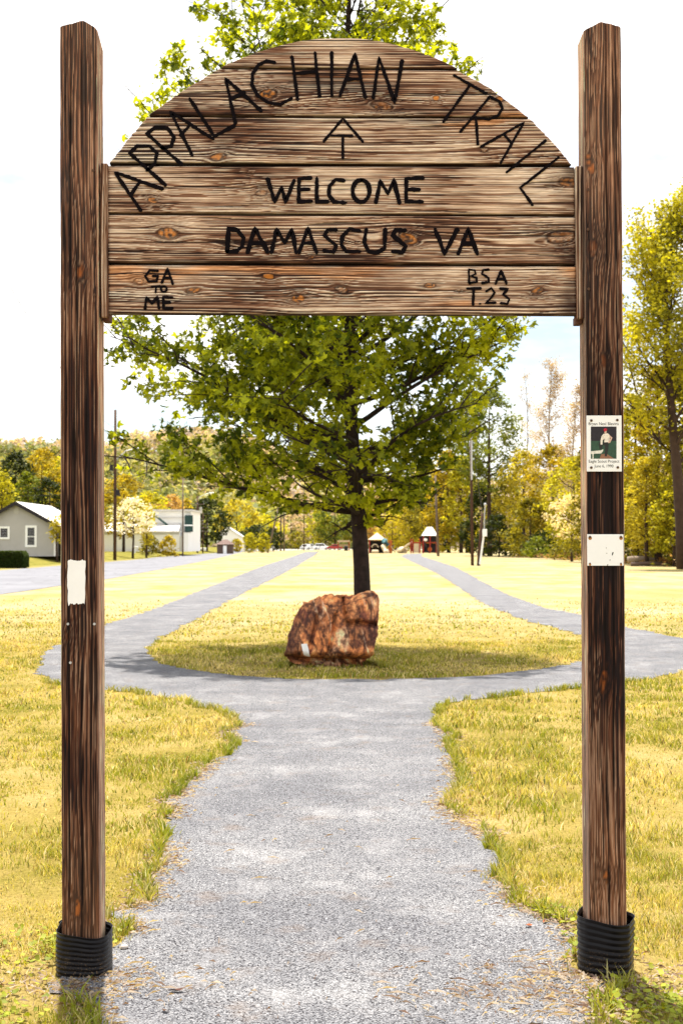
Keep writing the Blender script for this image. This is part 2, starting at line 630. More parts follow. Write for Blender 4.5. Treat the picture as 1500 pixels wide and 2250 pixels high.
road_px_near = [(45, -11.0), (65, -10.8), (93, -11.6), (150, -13.6), (210, -16.2), (270, -19.0), (420, -27)]
road_px_far = [(420, -37), (270, -30), (200, -24.2), (151, -21.3), (128, -21.0), (87, -21.0)]
rd = [(-10.9, -60), (-11, 20)] + [(x, y) for y, x in road_px_near] + [(x, y) for y, x in road_px_far] + [(-21, 40), (-21, -60)]
rd_r = []
for i in range(len(rd)):
    a = np.array(rd[i]); b = np.array(rd[(i + 1) % len(rd)])
    k = max(1, int(np.linalg.norm(b - a) / 2.0))
    for j in range(k):
        p = a + (b - a) * j / k
        rd_r.append((p[0] + 0.12 * (float(fbm(p[0], p[1] * .7, 3, 3)) - .5) * 2, p[1]))
poly_sheet('road', rd_r, 0.010, M['road'])
ROAD = np.array(rd_r)
# pale gravel yard in front of the white building and at the car park
poly_sheet('car_park', [(-60, 300), (-26, 285), (-12, 380), (24, 405), (40, 560), (-160, 560), (-160, 300)], 0.004 + 0.0, plain('pale_gravel_yard', (0.42, 0.40, 0.37), 0.95, 0.1, 0.1))


def in_poly(poly, x, y):
    ins = np.zeros(len(x), bool)
    n = len(poly)
    j = n - 1
    for i in range(n):
        xi, yi = poly[i]; xj, yj = poly[j]
        if yi != yj:
            c = ((yi > y) != (yj > y)) & (x < (xj - xi) * (y - yi) / (yj - yi) + xi)
            ins ^= c
        j = i
    return ins


def dist_poly(poly, x, y):
    d = np.full(len(x), 1e9)
    A = poly; B = np.roll(poly, -1, 0)
    for a, b in zip(A, B):
        ab = b - a
        t = np.clip(((x - a[0]) * ab[0] + (y - a[1]) * ab[1]) / (ab @ ab + 1e-9), 0, 1)
        d = np.minimum(d, np.hypot(x - a[0] - t * ab[0], y - a[1] - t * ab[1]))
    return d


# ------------------------------------------------------------------ grass
def blades(name, x, y, h, w, col, seed, bend=0.5, label=None):
    """each blade: two quads narrowing to a tip"""
    r = rnd(seed)
    n = len(x)
    a = r.random(n) * 2 * math.pi
    b = r.random(n) * 2 * math.pi
    dx = np.cos(a) * w / 2; dy = np.sin(a) * w / 2
    lean = h * bend * (0.3 + r.random(n))
    lx = np.cos(b) * lean; ly = np.sin(b) * lean
    z0 = ground_z(x, y)
    V = np.zeros((n, 5, 3))
    V[:, 0] = np.stack([x - dx, y - dy, z0 - .002], -1)
    V[:, 1] = np.stack([x + dx, y + dy, z0 - .002], -1)
    V[:, 2] = np.stack([x + dx * .8 + lx * .35, y + dy * .8 + ly * .35, z0 + h * .6], -1)
    V[:, 3] = np.stack([x - dx * .8 + lx * .35, y - dy * .8 + ly * .35, z0 + h * .6], -1)
    V[:, 4] = np.stack([x + lx, y + ly, z0 + h], -1)
    base = np.arange(n)[:, None] * 5
    Q = base + np.array([[0, 1, 2, 3]])
    T = base + np.array([[3, 2, 4]])
    cc = np.repeat(col[:, None, :], 5, 1).copy()
    return obj(name, mk_mesh(name, V.reshape(-1, 3), [Q, T], cc.reshape(-1, 3)), M['grass'], kind='stuff', label=label, cat='grass')


GREEN = np.array((0.17, 0.21, 0.012)); DGREEN = np.array((0.05, 0.075, 0.01)); STRAW = np.array((0.66, 0.54, 0.29)); YEL = np.array((0.42, 0.375, 0.035)); BRN = np.array((0.2, 0.11, 0.04))


def grass_colour(x, y, seed):
    r = rnd(seed)
    n = len(x)
    t = .6 * fbm(x * 0.9, y * 0.7, 3.3, 4) + .4 * fbm(x * 5.5, y * 4, 7.3, 3)
    g = sstep(0.42, 0.55, t + r.normal(0, .05, n))
    c = mixc(STRAW, YEL, sstep(0.25, 0.55, t + r.normal(0, .10, n)))
    c = c * (1 - g[:, None] * .75) + GREEN * g[:, None] * .75
    q = r.random(n)
    c = np.where((q < .14)[:, None], STRAW * 1.05, c)
    c = np.where(((q > .14) & (q < .20))[:, None], BRN, c)
    c = np.where(((q > .20) & (q < .30))[:, None], DGREEN, c)
    return np.clip(c * (0.75 + .5 * r.random(n))[:, None], 0, .8)


def grass_zone(name, ymin, ymax, dens, h0, w0, seed, label, half=0.29, margin=0.5):
    r = rnd(seed)
    area = half * (ymax ** 2 - ymin ** 2) + 2 * margin * (ymax - ymin)
    n = int(area * dens)
    y = np.sqrt(r.random(n) * (ymax ** 2 - ymin ** 2) + ymin ** 2)
    x = (r.random(n) * 2 - 1) * (half * y + margin)
    near = np.array([p for p in PATH])
    ins = in_poly(near, x, y)
    dp = dist_poly(PATH[::3], x, y) if ymax < 14 else np.full(len(x), 9.)
    ins &= ~((dp < .05) & (r.random(len(x)) < .25))          # stray blades at the ragged edge
    ins |= (dp < .07) & (fbm(x * 2.5, y * 2.5, 12, 2) < .5) & (r.random(len(x)) < .7)
    x, y = x[~ins], y[~ins]
    # worn bare spots
    bare = fbm(x * 2.1, y * 2.1, 8, 4)
    k = bare > 0.43
    keep = k | (r.random(len(x)) < .25)
    for cx, cy, rr in ((COL_L[0], COL_L[1], .24), (COL_R[0] + .08, COL_R[1], .28)):
        dd = np.hypot(x - cx, (y - cy) * 1.2)
        keep &= (dd > rr) | (r.random(len(x)) < .06)
        keep &= dd > .12
    x, y = x[keep], y[keep]
    if ymin > 20:
        kk = r.random(len(x)) < sstep(ymax, ymin, y)
        x, y = x[kk], y[kk]
    t = .5 * fbm(x * 1.6, y * 1.6, 21, 3) + .5 * fbm(x * 7, y * 7, 22, 3)
    h = h0 * (0.4 + 1.1 * r.random(len(x)) ** 1.3) * (0.35 + 1.5 * sstep(.36, .66, t))
    w = w0 * (0.6 + .8 * r.random(len(x)))
    return blades(name, x, y, h, w, grass_colour(x, y, seed + 1), seed + 2, 0.8, label)


POST_Y = 5.43
COL_L = (P(185, 2100, 5.50)[0], 5.50)
COL_R = (P(1331, 2060, 5.50)[0], 5.50)
grass_zone('grass', 3.6, 8.0, 8200, 0.026, 0.0032, 31, 'short yellow and green lawn grass beside the gravel path near the gate')
grass_zone('grass', 8.0, 13.0, 2900, 0.030, 0.0058, 41, 'yellowing lawn grass either side of the path beyond the gate')
grass_zone('grass', 13.0, 24.0, 1500, 0.030, 0.009, 51, 'lawn grass of the island round the boulder and the maple')
grass_zone('grass', 24.0, 44.0, 170, 0.026, 0.022, 61, 'dry straw coloured lawn beyond the maple')

# taller fringe along the path edges and in clumps
r = rnd(77)
fx, fy = [], []
for (a, b) in zip(PATH[:len(path_w)], PATH[1:len(path_w)]):
    if max(a[1], b[1]) > 17 or max(abs(a[0]), abs(b[0])) > 8: continue
    L = np.linalg.norm(b - a)
    k = int(L * 260)
    t = r.random(k)
    off = np.abs(r.normal(0, 0.035, k))
    nrm = np.array((-(b - a)[1], (b - a)[0])) / (L + 1e-9)
    for s in (-1, 1):
        fx.append(a[0] + (b - a)[0] * t + nrm[0] * off * s); fy.append(a[1] + (b - a)[1] * t + nrm[1] * off * s)
fx = np.concatenate(fx); fy = np.concatenate(fy)
k = ~in_poly(PATH, fx, fy) & (np.hypot(fx - COL_L[0], fy - COL_L[1]) > .16) & (np.hypot(fx - COL_R[0], fy - COL_R[1]) > .16)
k &= fbm(fx * 3, fy * 3, 4, 3) > .40
fx, fy = fx[k], fy[k]
fc = grass_colour(fx, fy, 78) * .45 + GREEN * .5
blades('grass', fx, fy, 0.035 + .055 * r.random(len(fx)), .0045 + .003 * r.random(len(fx)) + fy * .0003, fc, 79, 0.8, 'longer green grass fringing the gravel path edge')

# clump of broad clover leaves bottom right and left
cx, cy = [], []
for (a, b, s, m) in ((1.2, 5.0, .17, 700), (1.35, 4.75, .2, 600), (.83, 6.2, .12, 500), (-1.12, 5.75, .14, 450), (.95, 5.75, .1, 300), (-1.3, 4.9, .15, 350)):
    cx.append(r.normal(a, s, m)); cy.append(r.normal(b, s * 1.1, m))
cx = np.concatenate(cx); cy = np.concatenate(cy)
k = (np.hypot(cx - COL_R[0], cy - COL_R[1]) > .15) & (np.hypot(cx - COL_L[0], cy - COL_L[1]) > .15)
k &= ~in_poly(PATH, cx, cy) | (dist_poly(PATH, cx, cy) < .02)
cx, cy = cx[k], cy[k]


def leaf_cards(name, X, Y, Z, size, col, seed, up=0.6, shape='round', mat=None, **kw):
    """small leaf shaped faces; shape gives the outline"""
    r = rnd(seed)
    n = len(X)
    if shape == 'maple':
        ang = np.radians([-90, -30, 15, 45, 68, 90, 112, 135, 165, 210])
        rad = np.array([.4, .62, 1.0, .45, .66, 1.15, .66, .45, 1.0, .62])
    elif shape == 'round':
        ang = np.radians([-90, -30, 30, 90, 150, 210]); rad = np.array([.6, .95, 1, .8, 1, .95])
    else:
        ang = np.radians([-90, 0, 90, 180]); rad = np.array([1, .62, 1.1, .62])
    m = len(ang)
    # normal
    nx, ny, nz = r.normal(0, 1, (3, n))
    nz = np.abs(nz) * (1 + 3 * up) + up
    N = np.stack([nx, ny, nz], -1); N /= np.linalg.norm(N, axis=1)[:, None]
    A = np.stack([r.normal(0, 1, n), r.normal(0, 1, n), r.normal(-.3, .6, n)], -1)
    A -= N * (A * N).sum(1)[:, None]; A /= np.linalg.norm(A, axis=1)[:, None]
    B = np.cross(N, A)
    s = np.asarray(size) * (0.65 + .7 * r.random(n)) * .5
    c = np.cos(ang) * rad; sn = np.sin(ang) * rad
    P0 = np.stack([X, Y, Z], -1)
    V = P0[:, None, :] + s[:, None, None] * (B[:, None, :] * c[None, :, None] + A[:, None, :] * sn[None, :, None])
    # slight fold
    V += N[:, None, :] * (s[:, None] * .22 * np.abs(c)[None, :])[..., None]
    if m == 4 or shape == 'maple':
        F = np.arange(n)[:, None] * m + np.arange(m)[None]
        V = V.reshape(-1, 3); rep = m
        Fs = [F]
    else:
        V = np.concatenate([V, P0[:, None, :]], 1).reshape(-1, 3); rep = m + 1
        idx = np.array([[i, (i + 1) % m, m] for i in range(m)])
        F = (np.arange(n)[:, None, None] * rep + idx[None]).reshape(-1, 3)
        Fs = [F]
    cc = np.repeat(col, rep, 0)
    return obj(name, mk_mesh(name, V, Fs, cc), mat or M['leaf'], **kw)


cc = mixc(GREEN * 1.1, YEL, r.random(len(cx)) * .5) * (0.7 + .6 * r.random(len(cx)))[:, None]
leaf_cards('clover', cx, cy, .01 + .035 * r.random(len(cx)), .024, cc, 91, .8, 'round', M['grass'], kind='stuff', label='low broad leaved clover growing in clumps by the path', cat='clover')

# straw, dry stems and small stones scattered over the gravel
n = 1700
t = r.random(n)
grp = r.integers(0, 4, n)
sx = np.choose(grp, [r.normal(COL_L[0] + .02, .2, n), r.normal(COL_R[0] + .05, .24, n), (r.random(n) * 2 - 1) * 1.25, r.normal(.75, .3, n)])
sy = np.choose(grp, [r.normal(5.32, .14, n), r.normal(5.3, .16, n), 4.6 + r.random(n) ** 1.8 * 5, r.normal(5.15, .2, n)])
k = (np.hypot(sx - COL_L[0], sy - COL_L[1]) > .135) & (np.hypot(sx - COL_R[0], sy - COL_R[1]) > .135) & (sy > 3.8)
k &= (grp != 2) | (r.random(n) < .25)
sx, sy = sx[k], sy[k]
ed = np.array([p for p in path_w if p[1] < 13 and abs(p[0]) < 4.5])
ei = r.integers(0, len(ed), 5200)
en = fbm(ed[ei, 0] * 1.7, ed[ei, 1] * 1.7, 31, 3)
ei = ei[en > .42]
sx = np.concatenate([sx, ed[ei, 0] + r.normal(0, .055, len(ei))]); sy = np.concatenate([sy, ed[ei, 1] + r.normal(0, .055, len(ei))])
k = (np.hypot(sx - COL_L[0], sy - COL_L[1]) > .135) & (np.hypot(sx - COL_R[0], sy - COL_R[1]) > .135)
sx, sy = sx[k], sy[k]
n = len(sx)
a = r.random(n) * math.pi; L = .008 + .034 * r.random(n) ** 2; wd = .0007 + .0009 * r.random(n)
V = np.zeros((n, 6, 3))
for q, (s, o) in enumerate(((-1, -1), (-1, 1), (0, -1), (0, 1), (1, -1), (1, 1))):
    V[:, q, 0] = sx + np.cos(a) * L * s - np.sin(a) * wd * o
    V[:, q, 1] = sy + np.sin(a) * L * s + np.cos(a) * wd * o
    V[:, q, 2] = .009 + (.006 if s == 0 else .001) + .004 * ((q * 7) % 3)
V += (r.random((n, 1, 3)) * np.array([0, 0, .006]))
F = np.concatenate([np.arange(n)[:, None] * 6 + np.array([[0, 2, 3, 1]]), np.arange(n)[:, None] * 6 + np.array([[2, 4, 5, 3]])])
cs = mixc((0.46, .38, .29), (0.13, .07, .045), r.random(n))
obj('dry_straw', mk_mesh('dry_straw', V.reshape(-1, 3), [F], np.repeat(cs, 6, 0)), M['grass'], kind='stuff', label='dry straw and pine needles scattered round the post bases', cat='straw')

# loose stones, real geometry, near the camera
n = 14000
y = np.sqrt(r.random(n) * (11 ** 2 - 4.4 ** 2) + 4.4 ** 2)
x = (r.random(n) * 2 - 1) * .26 * y
k = in_poly(PATH, x, y)
x, y = x[k], y[k]
n = len(x)
base = np.array([(1, 0, 0), (-1, 0, 0), (0, 1, 0), (0, -1, 0), (0, 0, 1), (0, 0, -1)], float)
fa = np.array([(0, 2, 4), (2, 1, 4), (1, 3, 4), (3, 0, 4)])
s = (.0016 + .0034 * r.random(n) ** 4)
V = base[None] * s[:, None, None] * (0.6 + .7 * r.random((n, 6, 3)))
th = r.random(n) * 6.28
Vx = V[..., 0] * np.cos(th)[:, None] - V[..., 1] * np.sin(th)[:, None]
Vy = V[..., 0] * np.sin(th)[:, None] + V[..., 1] * np.cos(th)[:, None]
V = np.stack([Vx + x[:, None], Vy + y[:, None], V[..., 2] * .8 + .0065], -1)
F = (np.arange(n)[:, None, None] * 6 + fa[None]).reshape(-1, 3)
g = r.random(n) ** .8
cs = mixc((.03, .028, .03), (.44, .44, .45), g)
obj('loose_gravel', mk_mesh('loose_gravel', V.reshape(-1, 3), [F], np.repeat(cs, 6, 0)), col_mat('stone_chip', .85, 200, .001), kind='stuff', label='loose grey stone chips lying on the path', cat='gravel')

# dead leaves and a pebble you can point at
DL = [(389, 2184, .034, 'curled dark brown dead leaf on the gravel, right of the left post base', (.07, .025, .015)),
      (1196, 2031, .022, 'reddish dead leaf lying at the grass edge left of the right post base', (.28, .07, .02)),
      (1296, 2192, .026, 'dark brown dead leaf on the gravel in front of the right post', (.06, .02, .012)),
      (1160, 2040, .026, 'rust brown curled leaf at the right edge of the path', (.3, .09, .03)),
      (362, 2228, .022, 'small dark leaf fragment at the bottom edge of the path', (.08, .04, .02))]
for i, (px, py, s, lab, c) in enumerate(DL):
    x0, y0 = G(px, py)
    mb = MB()
    pts = [(-1, 0, .1), (-.4, .35, .05), (.3, .38, .2), (1, .05, .45), (.35, -.35, .15), (-.45, -.3, .3), (0, 0, .02)]
    mb.add([(a * s, b * s, cz * s + .002) for a, b, cz in pts], [(0, 6, 1), (1, 6, 2), (2, 6, 3), (3, 6, 4), (4, 6, 5), (5, 6, 0)])
    o = mb.build('dead_leaf', plain('dead_leaf_%d' % i, c, .8, .3, 80), label=lab, cat='leaf', loc=(x0, y0, .009), group='dead leaves on the path')
    o.rotation_euler = (0, 0, i * 1.3)
x0, y0 = G(273, 2088)
MB().sphere((0, 0, 0), .016, 10, .7, .25, 4).build('pebble', plain('pale_stone', (.5, .45, .4), .8, .2, 60, .002), smooth=True, label='rounded pale pebble lying beside the left post collar', cat='stone', loc=(x0, y0, .014))

# ------------------------------------------------------------------ THE GATE
DARK = np.array((0.022, 0.008, 0.005)); MID = np.array((0.185, 0.080, 0.042)); LIGHT = np.array((0.60, 0.43, 0.30)); PALE = np.array((0.80, 0.68, 0.54)); ORANGE = np.array((0.50, 0.17, 0.02))


def wood(u, v, knots, ovals, seed, freq=55.0, warp=1.0):
    """grain from level lines that flow round the knots; u along the grain, v across (metres).
    returns height 0..1, colour mixing value 0..1, knot mask"""
    w = v + warp * (0.0032 * (fbm(u * 2.6, v * 5, seed, 3) - .5) * 2 + .03 * (fbm(u * .5, v * 1.2, seed + 5, 2) - .5) * 2)
    for (ou, ov, lu, lv, A) in ovals:
        w = w + A * np.exp(-((u - ou) / lu) ** 2 - ((v - ov) / lv) ** 2)
    km = np.zeros_like(w)
    kd = np.full_like(w, 9.0)
    for ik, (ku, kv, Rk) in enumerate(knots):
        du = (u - ku) * (.55 + .12 * math.sin(ik * 2.3)) + (v - kv) * .35 * math.sin(ik * 1.7 + seed); dv = v - kv
        d = np.sqrt(du * du + dv * dv) + 1e-6
        w = w - dv * Rk * Rk * 1.9 / (d * d + Rk * Rk * .35)
        m = sstep(Rk * 1.15, Rk * .75, d * (1 + .3 * (noise3(u * 90, v * 90, seed) - .5)))
        km = np.maximum(km, m * (.3 if (ik + seed) % 3 == 1 else 1.0))
        kd = np.minimum(kd, d / Rk)
    wf = w * freq
    ring = wf + .9 * noise3(wf * .6, seed, 1)
    saw = ring - np.floor(ring)
    late = sstep(.55, .9, saw) * (1 - sstep(.93, 1.0, saw))        # hard latewood ridge
    amp = .35 + .65 * noise3(np.floor(ring) * .73 + 3, u * .6 + seed, 2) * (.65 + .5 * noise3(u * 45, v * 300, seed))
    fine = noise3(w * 340, u * 1.2, seed + 2)
    fine2 = noise3(v * 900, u * 9, seed + 3)
    h = .58 * late * amp + .24 * sstep(.2, .85, fine) + .18 * fine2
    kring = .5 + .5 * np.sin(kd * 16 + 3 * noise3(u * 60, v * 60, seed))
    h = h * (1 - km) + km * (.25 + .4 * kring * noise3(u * 200, v * 200, seed))
    return h, late * amp, fine, km, kd


def wood_colour(u, v, h, late, fine, km, kd, seed, tone=1.0, bright=0.0, orange=0.0, pale=0.0):
    blot = fbm(u * 2.6, v * 6, seed + 11, 4)
    blot2 = fbm(u * 1.3, v * 16, seed + 14, 3)
    gro = sstep(.54, .66, noise3(v * 400 + km * 3 + (fbm(u * 2.6, v * 5, seed, 3) - .5) * 2.2, u * .9, seed + 77)) * (.35 + .65 * noise3(u * 5, v * 40, seed + 5))
    t = np.clip(-.02 + 1.85 * h + (blot - .5) * 1.3 - .72 * gro + bright, 0, 1.25)
    c = mixc(DARK, MID, np.clip(t * 2.6, 0, 1))
    c = mixc(c, LIGHT, np.clip(t * 2.0 - .75, 0, 1))
    c = mixc(c, PALE, np.clip((t - .78) * 2.4, 0, 1) * .8)
    if pale:
        c = mixc(c, PALE * 1.05, sstep(.56, .72, blot2) * pale * sstep(.25, .6, h + .1))
    og = sstep(.6, .74, fbm(u * 2.1, v * 11, seed + 31, 4)) * orange
    c = mixc(c, ORANGE * (.4 + 1.2 * t[..., None]), og * sstep(.05, .6, t) * .6)
    # knots: orange heart, dark rim
    rim = np.exp(-((kd - 1.05) / .22) ** 2)
    c = mixc(c, DARK * .6, np.clip(rim * .85, 0, 1))
    c = mixc(c, mixc(ORANGE * 1.1, DARK, sstep(.3, .8, noise3(u * 120, v * 120, seed))), km * .85)
    halo = np.exp(-((kd - 1.9) / .8) ** 2)
    c = mixc(c, DARK * 1.6, halo * .45 * (.4 + .6 * (late > .2)))
    return np.clip(c * tone, 0.004, .8)


def grid_solid(Pg, colg, thick):
    """(R,C,3) front grid -> closed slab going back by thick along +y"""
    Rr, Cc = Pg.shape[:2]
    V = [Pg.reshape(-1, 3)]
    i = np.arange(Rr * Cc).reshape(Rr, Cc)
    F4 = [np.stack([i[:-1, :-1], i[:-1, 1:], i[1:, 1:], i[1:, :-1]], -1).reshape(-1, 4)]
    loop = np.concatenate([i[0, :-1], i[:-1, -1], i[-1, :0:-1], i[:0:-1, 0]])
    b = V[0][loop].copy(); b[:, 1] = thick
    nb = Rr * Cc + np.arange(len(loop))
    V.append(b)
    F4.append(np.stack([loop, np.roll(loop, -1), np.roll(nb, -1), nb], -1)[:, ::-1])
    colr = [colg.reshape(-1, 3), colg.reshape(-1, 3)[loop] * .8]
    me_v = np.concatenate(V)
    me_c = np.concatenate(colr)
    # back face as a fan
    cen = b.mean(0)
    me_v = np.concatenate([me_v, cen[None]]); me_c = np.concatenate([me_c, colr[1].mean(0)[None]])
    ci = len(me_v) - 1
    T = np.stack([nb, np.roll(nb, -1), np.full(len(nb), ci)], -1)
    return me_v, [np.concatenate(F4), T], me_c


gate = thing('trail_gate', 'tall weathered timber trail gateway with arched plank sign standing over the gravel path', 'gate', (XD(752, 5.5), 5.5, 0))
GX, GY = gate.location.x, gate.location.y
PLY = 5.470           # front plane of the planks


def local(V):
    V = np.asarray(V, float).copy()
    V[..., 0] -= GX; V[..., 1] -= GY
    return V


def SX(px, py=700):
    return P(px, py, PLY)[0]


def SZ(py):
    return P(750, py, PLY)[2]


arc_l = [(88, 690), (93, 662), (110, 604), (147, 489), (200, 402), (252, 329), (305, 283), (361, 239)]
arc_r = [(88, 812), (93, 834), (112, 911), (153, 1004), (191, 1077), (257, 1163), (313, 1217), (361, 1256)]


def arc(tab, py):
    return np.interp(py, [a for a, b in tab], [b for a, b in tab])


def arc_line(py, side):
    # a circular bow fitted through the traced points, saw cut slightly uneven
    return arc(arc_l if side < 0 else arc_r, py)


def px2x(px, py):
    a = (px - 750.0) / FPX
    b = (1125.0 - py) / FPX
    return a * PLY / (CP - b * SP)


def py2z(py):
    b = (1125.0 - np.asarray(py, float)) / FPX
    return EYE + (SP + b * CP) * PLY / (CP - b * SP)


PL = [  # top py (left,right), bottom py (left,right), knots px (x,y,r m), ovals, orange, pale, bright, freq
    dict(t=(83, 83), b=(148, 151), kn=[], ov=[(.2, .0, .5, .02, .02)], og=0.0, pl=.15, br=.08, fq=75),
    dict(t=(150, 153), b=(253, 257), kn=[(587, 207, .017), (958, 215, .008), (838, 232, .016), (1097, 218, .009)], ov=[(-.3, .05, .25, .03, .012)], og=.9, pl=.5, br=-.02, fq=60),
    dict(t=(256, 260), b=(359, 361), kn=[(480, 345, .014), (1062, 330, .006)], ov=[(.3, .03, .4, .03, .02)], og=.75, pl=.85, br=.0, fq=48),
    dict(t=(363, 366), b=(468, 472), kn=[(575, 424, .011), (335, 440, .010), (1248, 400, .015), (548, 382, .004)], ov=[(-.55, .09, .3, .025, .02)], og=.1, pl=.35, br=.24, fq=78),
    dict(t=(471, 475), b=(577, 581), kn=[(369, 513, .019), (897, 525, .020), (1232, 521, .022), (682, 566, .005)], ov=[(-.36, .06, .16, .028, .035), (.12, .08, .12, .03, .03), (.62, .06, .25, .03, .03)], og=.15, pl=.5, br=.06, fq=52),
    dict(t=(581, 584), b=(689, 692), kn=[(590, 607, .010), (306, 618, .011), (424, 638, .010), (655, 656, .014), (750, 636, .012), (944, 627, .009), (1180, 639, .012), (1008, 640, .004)], ov=[(.1, .05, .4, .03, .012)], og=.8, pl=.9, br=.12, fq=46),
]
for ip, d in enumerate(PL):
    nr, nc = (50 if ip == 0 else 78), 300
    f = np.linspace(0, 1, nr)[:, None]
    s = np.linspace(0, 1, nc)[None, :]
    tp = d['t'][0] + (d['t'][1] - d['t'][0]) * s
    bt = d['b'][0] + (d['b'][1] - d['b'][0]) * s
    if ip == 0:
        f = f ** 1.0
    bt = bt - (.4 if ip < 5 else 0); tp = tp + (.3 if ip else 0)
    py = bt + (tp - bt) * f          # row 0 = bottom
    rowpy = py.mean(1, keepdims=True)
    if ip < 3:
        xl = arc(arc_l, rowpy); xr = arc(arc_r, rowpy)
        if ip == 0:
            # close to the top the bow is flat: let the end rows shrink smoothly
            yy = np.clip((rowpy - 83) / 65, 0, 1)
            hw = np.sqrt(np.clip(yy * (2 - 0.0), 0, 2)) / math.sqrt(2)
            cxp = 748
            xl = cxp - 261 * yy ** .52; xr = cxp + 256 * yy ** .52
        jit = (fbm(rowpy * .2, ip, 3, 3) - .5) * 5
        xl = xl + jit; xr = xr + jit * .7
    else:
        jit = (fbm(rowpy * .1, ip, 3, 2) - .5) * 2
        xl = np.full_like(rowpy, 236.5) + jit; xr = np.full_like(rowpy, 1261.5 + (ip - 3) * 2.0) + jit
    px = xl + (xr - xl) * s
    X = px2x(px, py); Z = py2z(py)
    u = X; v = Z - py2z(d['b'][0])
    kn = [(px2x(a, b), py2z(b) - py2z(d['b'][0]), rr) for a, b, rr in d['kn']]
    h, late, fine, km, kd = wood(u, v, kn, d['ov'], 10 + ip * 7, d['fq'] * 2.0)
    colr = wood_colour(u, v, h, late, fine, km, kd, 10 + ip * 7, 1.0, d['br'], d['og'], d['pl'])
    # the post's shadow painted near the right-hand batten; plank edges darkened at the joints
    edge_f = np.minimum(f, 1 - f) * (v.max() - v.min()) + 0 * u
    post_shade = sstep(.80, .90, X + .05 * (fbm(u * 9, v * 20, 5, 3) - .5)) * sstep(.4, .6, fbm(u * 6, v * 8, 6 + ip, 3)) * (1 if ip >= 3 else 0)
    colr = mixc(colr, DARK, post_shade * .85)
    colr = mixc(colr, DARK * .5, np.exp(-(edge_f / .0035) ** 2) * .8)
    # fine checks
    ck = sstep(.80, .86, noise3(v * 160 + (fbm(u * 3, v * 3, ip, 2) - .5) * 4, u * 2.5, 50 + ip))
    colr = mixc(colr, DARK * .5, ck * .8)
    hh = (h - ck * 1.0) * .0028
    edge = np.minimum(np.minimum(f, 1 - f) * (v.max() - v.min()), np.minimum(s, 1 - s) * 1.8)
    Y = PLY - hh + .007 * np.exp(-(edge / .003) ** 2) + (ip % 2) * .0015 - .0
    Pg = local(np.stack([X, np.broadcast_to(Y, X.shape), Z], -1))
    V_, F_, c_ = grid_solid(Pg, colr, PLY + .038 - GY)
    obj('plank', mk_mesh('plank', V_, F_, c_, smooth=False), M['plank'], gate)


